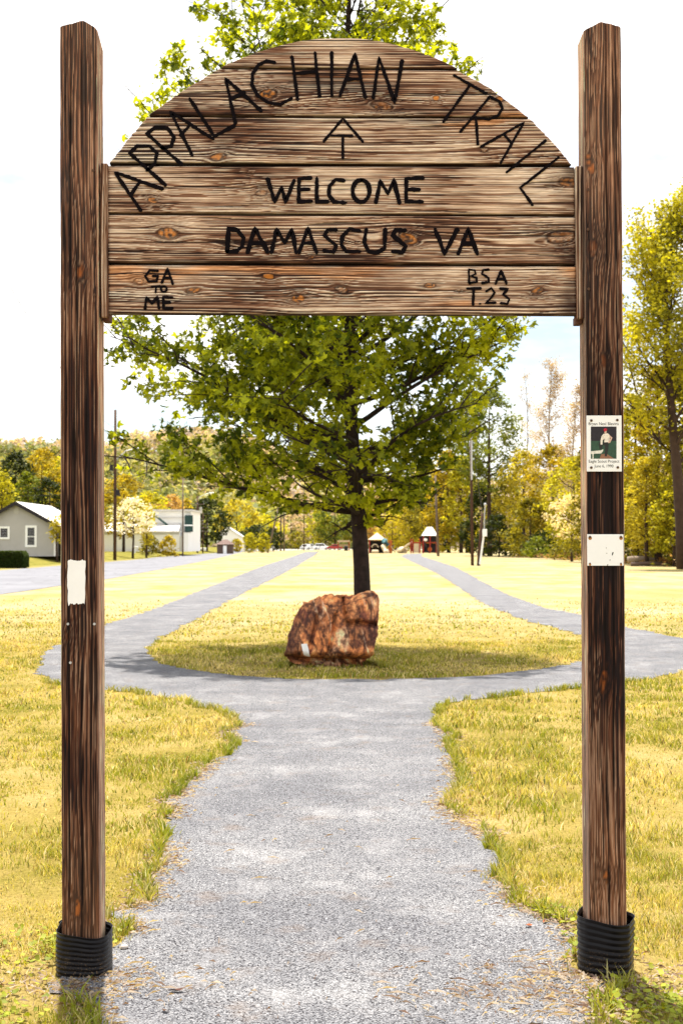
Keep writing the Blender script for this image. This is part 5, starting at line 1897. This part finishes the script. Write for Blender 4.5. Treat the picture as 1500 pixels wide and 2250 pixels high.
xs = np.linspace(-420, 460, 90); ys = np.linspace(425, 1350, 50)
o = sheet('hill', xs, ys, lambda x, y: hill_h(x, y) - 6 * sstep(470, 425, y) - .5, plain('hill_floor', (.16, .12, .07), .95, .3, .02))
rg = rnd(401)
n = 1500
Yh = 440 + rg.random(n) ** .8 * 410
Xh = XD(rg.uniform(-120, 1650, n), Yh)
hk = hill_h(Xh, Yh)
cl = fbm(Xh * .012, Yh * .02, 3, 3) + rg.normal(0, .06, n) + .10 * sstep(560, 760, Yh)
allx, ally, allz, allc = [], [], [], []
per = 75
for (lo_, hi_, palette) in ((0, .44, ((.08, .095, .03), (.27, .29, .11))), (.44, .55, ((.20, .19, .08), (.42, .41, .20))), (.55, 2, ((.26, .20, .16), (.58, .49, .41)))):  # spring colours, lightened to stand in for distance haze
    k = (cl >= lo_) & (cl < hi_)
    m_ = k.sum()
    rad_ = rg.uniform(4.0, 7.5, m_)
    th_ = rg.uniform(4, 8, m_)
    v = rg.normal(0, 1, (m_, per, 3)); v /= np.linalg.norm(v, axis=2)[..., None]
    q_ = (.65 + .4 * rg.random((m_, per, 1)))
    p = v * q_ * rad_[:, None, None] * np.array((1, 1, 1.0))
    p[..., 0] += Xh[k][:, None]; p[..., 1] += Yh[k][:, None]; p[..., 2] += (hk[k] + th_)[:, None]
    base_ = rg.random((m_, 1))
    t = np.clip(.5 * base_ + .5 * rg.random((m_, per)), 0, 1)
    allx.append(p[..., 0].ravel()); ally.append(p[..., 1].ravel()); allz.append(p[..., 2].ravel())
    allc.append(mixc(palette[0], palette[1], t.ravel()))
leaf_cards('hillside_woods', np.concatenate(allx), np.concatenate(ally), np.concatenate(allz), 2.5, np.concatenate(allc), 402, .1, 'quad', M['far_leaf'], kind='stuff', label='pale spring woods covering the hillside beyond the town', cat='woods')

# ------------------------------------------------------------------ grey house on the left
HD = 120.0
hm = FPX / HD
HZ = RAISE
hxr = XD(122, HD)
hxl = hxr - (170 / hm)
house = thing('grey_house', 'single storey grey sided house with white framed windows across the road', 'house', (hxr, HD, HZ))


def hp(px, py):
    return (XD(px, HD) - hxr, EYE + (1195 - py) / hm - HZ)


apex = hp(37, 1104)
eave_r = hp(124, 1153)
eave_l = (apex[0] * 2 - eave_r[0], eave_r[1])
depth_h = 14.0
w0 = eave_l[0] + .25
zt_w = eave_r[1]
MB().prism([(w0, 0), (0, 0), (0, zt_w - .02), (apex[0], apex[1] - .15), (w0, zt_w - .02)], .02, depth_h).build('wall', M['siding'], house)
# lap boards
mb = MB()
nb_ = 30
Hs = apex[1] - .2
for i in range(nb_):
    z0 = i * Hs / nb_; z1 = (i + 1) * Hs / nb_
    def lim(z):
        if z < zt_w: return w0, 0.0
        t = (z - zt_w) / (apex[1] - .15 - zt_w)
        return lerp(w0, apex[0], t), lerp(0, apex[0], t)
    a0, b0 = lim(z0); a1, b1 = lim(z1)
    a_, b_ = max(a0, a1), min(b0, b1)
    if b_ - a_ < .2: continue
    mb.add([(a_, -.06, z0), (b_, -.06, z0), (b_, 0.0, z1), (a_, 0.0, z1), (a_, .02, z0), (b_, .02, z0)], [(0, 1, 2, 3), (0, 4, 5, 1)])
mb.build('lap_siding', M['siding'], house, kind='stuff')
MB().box(-.10, .03, -.06, .08, 0, zt_w).build('corner_trim', M['white_wall'], house)
th = .22
for sgn, e in ((1, eave_r), (-1, eave_l)):
    ex_ = e[0] + sgn * .45
    ez = e[1] - .22
    me_ = MB().add([(apex[0], -.5, apex[1] + .08), (ex_, -.5, ez + .08), (ex_, depth_h + .4, ez + .08), (apex[0], depth_h + .4, apex[1] + .08),
                    (apex[0], -.5, apex[1] - .04), (ex_, -.5, ez - .04), (ex_, depth_h + .4, ez - .04), (apex[0], depth_h + .4, apex[1] - .04)],
                   [(0, 1, 2, 3), (4, 7, 6, 5), (0, 4, 5, 1), (1, 5, 6, 2), (2, 6, 7, 3)])
    me_.build('roof', M['roof'] if sgn < 0 else M['white_roof'], house)  # right slope takes a paler material to paint in its sunlight
    MB().add([(apex[0], -.53, apex[1] + .10), (ex_, -.53, ez + .10), (ex_, -.53, ez - .20), (apex[0], -.53, apex[1] - .24),
              (apex[0], -.48, apex[1] + .10), (ex_, -.48, ez + .10), (ex_, -.48, ez - .20), (apex[0], -.48, apex[1] - .24)],
             [(0, 3, 2, 1), (4, 5, 6, 7), (0, 1, 5, 4), (3, 7, 6, 2), (1, 2, 6, 5)]).build('bargeboard', M['bargeboard'], house)
# darker band of shingles beside the ridge (a lower porch roof in front)
mb = MB()
a = hp(48, 1105); b_ = hp(78, 1106); c_ = hp(112, 1133); d_ = hp(102, 1137)
mb.add([(a[0], .2, apex[1] + .0 - .02), (a[0] + 1.0, 3.2, apex[1] - .05), (c_[0], 3.2, c_[1] + .05), (c_[0] - .35, .2, c_[1] - .05)], [(0, 3, 2, 1)])


def window(parent, x0, x1, z0, z1, y, fw=.14, bar=None):
    fr = MB().box(x0 - fw, x1 + fw, y - .09, y - .04, z1, z1 + fw).box(x0 - fw, x1 + fw, y - .10, y - .04, z0 - fw, z0).box(x0 - fw, x0, y - .09, y - .04, z0, z1).box(x1, x1 + fw, y - .09, y - .04, z0, z1)
    if bar is not None:
        fr.box(x0, x1, y - .075, y - .045, bar - .03, bar + .03)
    f = fr.build('window', M['white_paint'], parent)
    if bar is not None:
        MB().box(x0, x1, y - .055, y - .037, z0, bar - .03).build('pane', M['glass'], f)
        MB().box(x0, x1, y - .055, y - .037, bar + .03, z1).build('pane', M['glass'], f)
    else:
        MB().box(x0, x1, y - .055, y - .037, z0, z1).build('pane', M['glass'], f)
    return f


a = hp(61.5, 1197.5); b_ = hp(77, 1159.5); mid_ = hp(60, 1179)[1]
window(house, a[0], b_[0], a[1], b_[1], 0, .19, mid_)
a = hp(2, 1180.5); b_ = hp(18, 1161)
window(house, a[0], b_[0], a[1], b_[1], 0, .17)
a = hp(33, 1128); b_ = hp(40, 1115)
mb = MB().box(a[0] - .06, b_[0] + .06, -.07, .0, a[1] - .06, b_[1] + .06)
for i in range(4):
    z = a[1] + (b_[1] - a[1]) * i / 4
    mb.box(a[0], b_[0], -.09, -.07, z, z + .05)
mb.build('gable_vent', M['siding'], house)
# shaded porch on the right
px_, _ = hp(150, 1150)
MB().box(.35, 2.6, 1.0, 6, 0, 2.35).build('porch_wall', M['brown'], house)
MB().box(.03, 2.9, .3, 7, 2.36, 2.5).build('porch_roof', M['roof'], house)
MB().box(2.2, 2.32, .5, .62, 0, 2.36).build('porch_post', M['white_wall'], house)

# ------------------------------------------------------------------ white warehouse
WD = 196.0
wm = FPX / WD
wx = XD(415, WD)
ware = thing('warehouse', 'long white warehouse with a pale roof and a dark green sheet on its end', 'building', (wx, WD, RAISE - .02))


def wp_(px, py):
    return (XD(px, WD) - wx, EYE + (1195 - py) / wm - RAISE)


l0 = wp_(150, 1160)[0]
tall_l = wp_(335, 1118)[0]
zt_ = wp_(400, 1122)[1]
zlow = wp_(300, 1165)[1]
MB().box(tall_l, -.0, 3, 16, 0, zt_).build('wall', M['white_wall'], ware)
MB().box(l0, wp_(395, 0)[0], 0, 3, 0, zlow * .9).build('low_wall', M['white_wall'], ware)
MB().prism([(l0 - .3, zlow * .9 + .01), (wp_(397, 0)[0], zlow * .9 + .01), (wp_(397, 0)[0], zlow * .9 + .2), (l0 - .3, zlow * .9 + .2)], -.4, 3.4).build('canopy', M['white_roof'], ware)
MB().add([(l0, -.2, zlow * .93), (tall_l + 3.6, -.2, zlow * .93), (tall_l + 3.6, 3.05, zlow + 1.1), (l0, 3.05, zlow + 1.1)], [(0, 1, 2, 3)]).build('lean_to_roof', M['white_roof'], ware)
MB().box(tall_l - .3, .25, 2.6, 16.3, zt_ + .01, zt_ + .25).box(tall_l, 0, 2.85, 2.98, zt_ - .95, zt_ - .8).build('roof', M['white_roof'], ware)
a = wp_(403, 1168); b_ = wp_(417, 1131)
fr = MB().box(a[0] - .05, b_[0] + .15, 2.3, 2.95, a[1], b_[1]).build('green_sheet', M['green_sheet'], ware)
MB().box(a[0] - .1, b_[0] + .2, 2.2, 2.29, wp_(0, 1155)[1], wp_(0, 1152)[1]).build('sheet_bar', M['white_paint'], fr)
MB().box(wp_(404, 0)[0], wp_(416, 0)[0], -1, 3, 0, wp_(0, 1170)[1]).build('end_bay', M['white_wall'], ware)
MB().tube([(wp_(338, 1133)[0], 2.2, wp_(338, 1133)[1]), (wp_(374, 1161)[0], 2.2, wp_(374, 1161)[1])], .16, 6).build('loading_chute', M['green_sheet'], ware)
MB().box(l0, wp_(395, 0)[0], -.05, -.002, zlow * .9 - .25, zlow * .9 - .15).build('gutter', M['metal'], ware)
a = wp_(395, 1213)
MB().box(a[0], a[0] + .5, -.08, -.002, .0, 2.1).build('door', M['white_roof'], ware)

# small brown kiosk
KD = 235.0
km_ = FPX / KD
kx = XD(494, KD)
kiosk = thing('kiosk', 'small brown hut with a hipped roof and a white door', 'hut', (kx, KD, 0))
kw = 17 / km_
kt = EYE + (1195 - 1196) / km_
MB().box(-kw, kw, 0, 2.4, 0, 1.55).build('wall', M['brown'], kiosk)
mb = MB()
z0, z1 = 1.56, 2.35
mb.add([(-kw - .25, -.3, z0), (kw + .25, -.3, z0), (kw + .25, 2.7, z0), (-kw - .25, 2.7, z0), (-kw * .25, 1.2, z1), (kw * .25, 1.2, z1)], [(0, 1, 5, 4), (1, 2, 5), (2, 3, 4, 5), (3, 0, 4), (0, 3, 2, 1)])
mb.build('roof', plain('brown_shingle', (.15, .10, .085), .9, .2, 2), kiosk)
MB().box(-.25, .32, -.04, -.002, 0, 1.35).build('door', M['white_paint'], kiosk)

# white gabled house behind
SD = 290.0
sm_ = FPX / SD
sx0 = XD(505, SD)
sh = thing('white_house', 'small white gabled house partly hidden by the dark green tree', 'house', (sx0, SD, 0))
zz = lambda py: EYE + (1195 - py) / sm_
MB().prism([(-2.6, 0), (2.6, 0), (2.6, zz(1180)), (-.6, zz(1160)), (-2.6, zz(1172))], 0, 8).build('wall', M['white_wall'], sh)
MB().add([(-.6, -.4, zz(1157)), (3.1, -.4, zz(1182)), (3.1, 8.4, zz(1182)), (-.6, 8.4, zz(1157)), (-.6, -.4, zz(1159)), (3.1, -.4, zz(1184)), (3.1, 8.4, zz(1184)), (-.6, 8.4, zz(1159))], [(0, 1, 2, 3), (4, 7, 6, 5), (0, 4, 5, 1), (1, 5, 6, 2), (2, 6, 7, 3), (3, 7, 4, 0)]).build('roof', M['white_roof'], sh)
MB().box(-.1, .6, -.06, -.002, .9, 2.1).build('window', M['glass'], sh)
MB().box(1.2, 2.0, -.06, -.002, 0, 2.0).build('door', M['brown'], sh)

# white low fence / bollards along the yard
mb0 = thing('low_fence', 'low white rail fence beyond the road, right of the kiosk', 'fence', (XD(512, 270), 270, 0))
fl = XD(598, 270) - XD(512, 270)
for i in range(8):
    MB().box(fl * i / 7 - .07, fl * i / 7 + .07, -.07, .07, 0, .75).build('fence_post', M['white_paint'], mb0)
MB().box(0, fl, .071, .12, .45, .7).build('rail', M['white_paint'], mb0)
x, y = XD(297, 160), 160
t_ = thing('mailbox', 'small white box on a post beside the road near the left utility pole', 'mailbox', (x, y, RAISE))
MB().box(-.06, .06, -.06, .06, 0, .6).build('post', M['white_paint'], t_)
MB().box(-.35, .35, -.15, .15, .601, .78).build('box', M['white_paint'], t_, bevel=.03)


# ------------------------------------------------------------------ utility poles and wires
def pole(px, base_py, top_py, D, wpx, label, mat='pole', arms=(), lean=0.0, transformer=False, lamp=None, group='utility poles', extra=None):
    m = FPX / D
    x = XD(px, D)
    z0 = gz(x, D)
    H = EYE + (1195 - top_py) / m - z0
    t_ = thing('utility_pole', label, 'pole', (x, D, z0), group=group)
    r0 = wpx / m / 2
    lx = lean / m
    MB().tube([(0, 0, -.1), (lx * .5, 0, H * .5), (lx, 0, H)], [r0, r0 * .88, r0 * .72], 10).build('shaft', M[mat], t_, smooth=True)
    for (py, w_) in arms:
        z = EYE + (1195 - py) / m - z0
        xx = lx * z / H
        a = MB().box(xx - w_ / 2, xx + w_ / 2, -r0 - .1, -r0 + .02, z - .06, z + .06).build('crossarm', M['grey_pole'], t_)
        for q_ in (-.45, 0, .45):
            MB().cone((xx + q_ * w_, -r0 - .04), .05, .035, z + .061, z + .2, 6).build('insulator', M['metal'], a)
    if transformer:
        z = EYE + (1195 - transformer) / m - z0
        MB().cone((-r0 - .26, 0), .24, .24, z - .45, z + .45, 10).build('transformer', M['metal'], t_)
    if lamp:
        (ly, lx2, ly2) = lamp
        z = EYE + (1195 - ly) / m - z0
        x2 = (lx2 - px) / m; z2 = EYE + (1195 - ly2) / m - z0
        a = MB().tube([(0, 0, z), (x2 * .5, 0, z + (z2 - z) * .8), (x2, 0, z2)], .06, 6).build('lamp_arm', M['metal'], t_)
        MB().sphere((x2 + .25 * (1 if x2 > 0 else -1), 0, z2 - .02), .3, 8, .4).build('lamp_head', M['metal'], a, smooth=True)
    return t_, Vector((x + lx, D, z0 + H))


_, wA = pole(253, 1230, 900, 143, 7.5, 'tall brown utility pole just right of the left gate post', arms=(), lamp=(1012, 300, 985))
for (dx, py, rr_) in ((-.35, 1015, .22), (.3, 1070, .26)):
    MB().cone((dx, -.2), rr_, rr_ * .8, EYE + (1195 - py) / (FPX / 143) - RAISE - .3, EYE + (1195 - py) / (FPX / 143) - RAISE + .3, 8).build('insulator_can', M['bargeboard'], bpy.data.objects['utility_pole'])
_, wB = pole(402, 1215, 1050, 188, 3.6, 'thin grey utility pole in front of the warehouse end', 'grey_pole')
_, wC = pole(434, 1212, 1090, 238, 4.6, 'brown utility pole with curved street lamp right of the warehouse', arms=((1108, 2.4), (1145, 2.0)), lamp=(1096, 466, 1083))
_, wD = pole(446, 1212, 1128, 240, 3.2, 'short brown pole with a pale lamp beside the street lamp pole', arms=((1152, 1.8), (1160, 1.8), (1168, 1.8)), transformer=1120)
pole(588, 1212, 1105, 262, 4.2, 'leaning pale timber pole behind the clipped bushes', 'grey_pole', lean=26)
_, wE = pole(617, 1211, 1098, 330, 4.0, 'left one of a pair of upright pale poles left of the white cars', 'grey_pole', arms=((1184, 2.4),))
_, wF = pole(624, 1211, 1096, 332, 3.4, 'right one of a pair of upright pale poles left of the white cars', 'grey_pole')
pole(668, 1211, 1120, 345, 2.2, 'thin brown pole standing before the parked white cars', 'pole', arms=((1168, 2.8),))
_, wG = pole(962, 1222, 1045, 190, 6.0, 'grey utility pole beside the white roofed playset', 'grey_pole', lean=-6)
_, wH = pole(1037, 1243, 945, 108, 7.0, 'tall brown utility pole right of the playground', 'pole', lean=-3)
MB().box(-.12, .0, -.2, -.13, 6.5, 9.8).build('conduit', M['metal'], bpy.data.objects[[o.name for o in bpy.data.objects if o.name.startswith('utility_pole')][-1]])
tS, wS = pole(1050, 1244, 1128, 107, 7.5, 'short dark meter pole with a white conduit beside the tall pole', 'pole', lean=9)
mm = FPX / 107
MB().tube([(.10, -.18, .1), (.42, -.2, 2.5)], .075, 8).build('conduit', M['white_paint'], tS)
MB().box(.28, .62, -.4, -.28, 2.2, 2.75).build('meter_box', M['white_paint'], tS, bevel=.02)
MB().tube([(.42, -.2, 2.5), (.46, -.2, 4.0), (.50, -.2, 4.5)], .04, 6).sphere((.5, -.2, 4.6), .12, 8).build('service_head', M['metal'], tS)


def wire(a, b_, sag, label, name='power_line', rad=.016):
    a = Vector(a); b_ = Vector(b_)
    n_ = 20
    pts = []
    for i in range(n_ + 1):
        t = i / n_
        p = a.lerp(b_, t); p.z -= sag * 4 * t * (1 - t)
        pts.append(p - a)
    return MB().tube(pts, rad, 4, False).build(name, M['wire'], loc=tuple(a), label=label, cat='wire')


wire((-75, 140, P(0, 1080, 140)[2] + .5), (wA.x, 143, P(0, 1082, 143)[2]), .8, 'thin power line crossing in front of the trees above the grey house', rad=.03)
wire((wA.x, 143, P(0, 1012, 143)[2]), (wC.x, 238, P(0, 1098, 238)[2]), 2.0, 'power line sagging from the left utility pole towards the street lamp pole', rad=.02)
wire((wA.x, 143, P(0, 940, 143)[2]), (-14, 60, 12.5), 1.0, 'service wire running up behind the maple from the left utility pole', rad=.015)
wire(wE, wD, 1.0, 'thin wire between the paired poles and the short lamp pole', rad=.02)
wire(wG, wH, .6, 'wire between the grey pole and the tall brown pole', rad=.015)
wire(wH, wS, .05, 'short slanting wire from the tall brown pole down to the meter pole', rad=.02)


# ------------------------------------------------------------------ vehicles
def car(px, D, base_py, L, H, kind, mat, label, face=1):
    x = XD(px, D)
    t_ = thing('parked_car', label, kind, (x, D, .01))
    if kind == 'suv':
        pr = [(-.5, .16), (-.49, .42), (-.46, .52), (-.40, .60), (-.36, .93), (-.30, 1.0), (.10, 1.0), (.16, .96), (.27, .62), (.42, .54), (.49, .44), (.5, .18)]
        gl = [(-.36, .62), (-.335, .90), (.11, .92), (.22, .62)]
    elif kind == 'van':
        pr = [(-.5, .14), (-.5, .70), (-.47, .97), (-.4, 1.0), (.22, 1.0), (.30, .92), (.38, .62), (.48, .50), (.5, .16)]
        gl = [(-.1, .6), (-.1, .9), (.24, .9), (.34, .6)]
    elif kind == 'pickup':
        pr = [(-.5, .22), (-.5, .58), (-.12, .58), (-.10, .95), (-.05, 1.0), (.12, 1.0), (.22, .62), (.46, .56), (.5, .45), (.5, .24)]
        gl = [(-.07, .62), (-.06, .9), (.11, .9), (.19, .62)]
    else:
        pr = [(-.5, .2), (-.49, .5), (-.42, .64), (-.30, .68), (-.18, .97), (-.08, 1.0), (.08, 1.0), (.16, .94), (.27, .66), (.44, .56), (.5, .42), (.5, .22)]
        gl = [(-.24, .70), (-.15, .92), (.10, .92), (.20, .70)]
    pr = [(a * L * face, c_ * H) for a, c_ in pr]
    gl = [(a * L * face, c_ * H) for a, c_ in gl]
    if face < 0:
        pr = pr[::-1]; gl = gl[::-1]
    MB().prism(pr, 0, 1.75).build('body', mat, t_, bevel=.08)
    MB().prism(gl, -.015, 1.765).build('side_glass', M['glass'], t_)
    for q_ in (-.31, .31):
        for yy in (-.02, 1.57):
            w_ = MB().tube([(q_ * L, yy, .33), (q_ * L, yy + .2, .33)], .33, 14).build('wheel', M['tyre'], t_)
            MB().tube([(q_ * L, yy - .01, .33), (q_ * L, yy + .21, .33)], .18, 10).build('rim', M['rim'], w_)
    for yy in (.1, 1.35):
        MB().box(face * L * .5 - .02, face * L * .5 + .02, yy, yy + .3, H * .42, H * .5).build('headlight', M['white_paint'], t_)
    return t_


car(706, 392, 1212, 4.6, 1.75, 'suv', M['car_white'], 'white estate car parked between the white van and the red car', 1)
car(671, 396, 1210, 3.0, 1.55, 'van', M['car_white'], 'small white van parked left of the white estate car', -1)
car(683, 401, 1210, 3.4, 1.6, 'car', M['car_white'], 'white car half hidden between the van and the estate car', 1)
car(735, 380, 1213, 4.2, 1.5, 'car', M['car_red'], 'red car parked just left of the maple trunk', -1)
car(425, 255, 1211, 4.4, 1.6, 'pickup', M['car_white'], 'white pickup parked right of the warehouse end wall', -1)
car(596, 370, 1211, 3.8, 1.9, 'van', M['car_white'], 'white van beyond the leaning pole', 1)
# small dark bin and white hut near the maple
b0 = thing('picnic_shelter', 'small pale shelter with a flat roof left of the maple trunk', 'shelter', (XD(756, 350), 350, 0))
MB().box(-1.7, 1.4, 0, 3, 2.1, 2.5).build('roof', M['tan_roof'], b0)
for q_ in (-1.5, 1.2):
    MB().box(q_ - .1, q_ + .1, .1, .3, 0, 2.1).build('post', M['red'], b0)
    MB().box(q_ - .1, q_ + .1, 2.6, 2.8, 0, 2.1).build('post', M['red'], b0)
MB().box(-1.2, 1.0, 2.9, 3.0, .9, 1.5).build('panel', M['tan'], b0)
x = XD(760, 335)
t_ = thing('litter_bin', 'black round litter bin left of the maple trunk', 'bin', (x, 335, 0))
MB().cone((0, 0), .42, .46, 0, 1.0, 12).build('drum', M['tyre'], t_)
MB().cone((0, 0), .48, .2, 1.001, 1.25, 12).build('lid', M['bargeboard'], t_)

# ------------------------------------------------------------------ playground
GD = 250.0
gm = FPX / GD


def gpt(px, py, ox):
    return ((px - 750) / gm - ox, EYE + (1195 - py) / gm)


ox = XD(827, GD)
p1 = thing('play_tower', 'playset with a tan pyramid roof and pale slides right of the maple trunk', 'playset', (ox, GD, 0))
e = gpt(807.5, 1186, ox); f2 = gpt(848, 1186, ox); ap = gpt(828, 1170, ox)
yw = (f2[0] - e[0]) / 2
MB().add([(e[0], -yw, e[1]), (f2[0], -yw, e[1]), (f2[0], yw, e[1]), (e[0], yw, e[1]), (ap[0], 0, ap[1])], [(0, 1, 4), (1, 2, 4), (2, 3, 4), (3, 0, 4), (0, 3, 2, 1)]).build('roof', M['tan_roof'], p1)
for sx_ in (e[0] + .3, f2[0] - .3):
    for sy_ in (-yw + .3, yw - .3):
        MB().box(sx_ - .08, sx_ + .08, sy_ - .08, sy_ + .08, 0, e[1]).build('corner_post', M['red'], p1)
MB().box(e[0] + .2, f2[0] - .2, -yw + .2, yw - .2, 1.15, 1.3).build('deck', M['brown'], p1)
MB().box(e[0] + .38, f2[0] - .38, yw - .25, yw - .2, 0, 2.2).build('back_panel', M['bargeboard'], p1)
a = gpt(823, 1204, ox)
th_ = [R(180 - i * 18) for i in range(11)]
MB().tube([(a[0] + math.cos(q_) * .55, -yw - .1, a[1] + .1 + math.sin(q_) * .55) for q_ in th_], .09, 6).build('climbing_hoop', M['tan'], p1)
MB().tube([(gpt(840, 1196, ox)[0], -yw, 1.35), (gpt(843, 1204, ox)[0], -yw - .4, .8), (gpt(846, 1212, ox)[0], -yw - 1.0, .25), (gpt(849, 1214, ox)[0], -yw - 1.6, .2)], .42, 10).build('tube_slide', M['tan'], p1, smooth=True)
MB().tube([(gpt(841, 1190, ox)[0], -yw + .3, 2.2), (gpt(846, 1192, ox)[0], -yw, 2.0), (gpt(852, 1196, ox)[0], -yw - .1, 1.4)], .5, 10).build('tube_bend', M['teal'], p1, smooth=True)
MB().box(gpt(855, 0, ox)[0] - .22, gpt(858, 0, ox)[0] + .22, -.3, .3, 0, 2.3).build('climbing_panel', M['orange'], p1)
MB().add([(gpt(858, 0, ox)[0], -.4, 1.4), (gpt(858, 0, ox)[0], .4, 1.4), (gpt(868, 0, ox)[0], .4, .2), (gpt(868, 0, ox)[0], -.4, .2), (gpt(858, 0, ox)[0], -.4, 1.2), (gpt(858, 0, ox)[0], .4, 1.2), (gpt(867, 0, ox)[0], .4, 0), (gpt(867, 0, ox)[0], -.4, 0)],
         [(0, 1, 2, 3), (4, 7, 6, 5), (0, 3, 7, 4), (1, 5, 6, 2), (2, 6, 7, 3)]).build('slide', M['tan'], p1)
for i in range(3):
    MB().sphere((gpt(819 + i * 4, 0, ox)[0], -yw - .8, .3), .34, 8, 1.0).build('stepping_pod', M['tan'], p1, smooth=True)
ox = XD(942, GD)
p2 = thing('play_tower', 'red framed playset with a white hipped roof beside the grey pole', 'playset', (ox, GD, 0))
e = gpt(926, 1177, ox); f2 = gpt(960, 1177, ox); t1 = gpt(938, 1158, ox); t2 = gpt(949, 1158, ox)
yw = (f2[0] - e[0]) / 2
MB().add([(e[0], -yw, e[1]), (f2[0], -yw, e[1]), (f2[0], yw, e[1]), (e[0], yw, e[1]), (t1[0], -.4, t1[1]), (t2[0], -.4, t1[1]), (t2[0], .4, t1[1]), (t1[0], .4, t1[1])],
         [(0, 1, 5, 4), (1, 2, 6, 5), (2, 3, 7, 6), (3, 0, 4, 7), (4, 5, 6, 7), (0, 3, 2, 1)]).build('roof', M['white_paint'], p2)
for sx_ in (e[0] + .2, ap[0] * 0 + .1, f2[0] - .15):
    for sy_ in (-yw + .3, yw - .3):
        MB().box(sx_ - .09, sx_ + .09, sy_ - .09, sy_ + .09, 0, e[1]).build('corner_post', M['red'], p2)
MB().box(gpt(905, 0, ox)[0], f2[0], -.8, .8, gpt(0, 1193.5, ox)[1], gpt(0, 1191, ox)[1]).build('deck', M['red'], p2)
for px in (901.5, 906, 921):
    q_ = gpt(px, 0, ox)[0]
    MB().box(q_ - .1, q_ + .1, -.9, -.72, 0, gpt(0, 1184, ox)[1]).build('rail_post', M['red'], p2)
MB().box(gpt(908, 0, ox)[0], gpt(923, 0, ox)[0], -.7, -.6, .1, 1.7).build('climbing_panel', M['tan'], p2)
MB().box(gpt(930, 0, ox)[0], gpt(957, 0, ox)[0], .5, .6, .1, 1.7).build('shade_panel', M['bargeboard'], p2)
MB().box(gpt(921, 0, ox)[0], f2[0], .7, .8, 2.0, 3.0).build('guard_rail', M['bargeboard'], p2)
xs_ = [gpt(q_, 0, ox)[0] for q_ in (904, 893, 879, 872)]
zs_ = [1.75, 1.25, .3, .2]
v, f = [], []
for a, c_ in zip(xs_, zs_):
    v += [(a, -.55, c_ + .3), (a, -.45, c_), (a, .45, c_), (a, .55, c_ + .3)]
for i in range(3):
    for j in range(3):
        k_ = i * 4 + j
        f.append((k_, k_ + 1, k_ + 5, k_ + 4))
o = MB().add(v, f).build('slide', M['tan'], p2)
s_ = o.modifiers.new('thick', 'SOLIDIFY'); s_.thickness = .12
q_ = gpt(943, 1207, ox)
MB().tube([(q_[0], -.95, q_[1]), (q_[0], -.88, q_[1])], .38, 14).build('play_disc', M['orange'], p2)
q_ = gpt(933, 1186, ox)
MB().sphere((q_[0], -.9, q_[1]), .42, 10, .7).build('play_dome', M['white_paint'], p2, smooth=True)
MB().tube([(gpt(928, 0, ox)[0], -.9, 2.0), (gpt(934, 0, ox)[0], -.95, 1.3), (gpt(937, 0, ox)[0], -1, .2)], .22, 8).build('climbing_pole', M['bargeboard'], p2)
o3 = thing('play_boulder', 'low pale climbing mound between the two playsets', 'mound', (XD(884, GD), GD + 1, 0))
MB().sphere((0, 0, .45), .9, 12, .8, .15, 3).build('mound', M['tan'], o3, smooth=True)
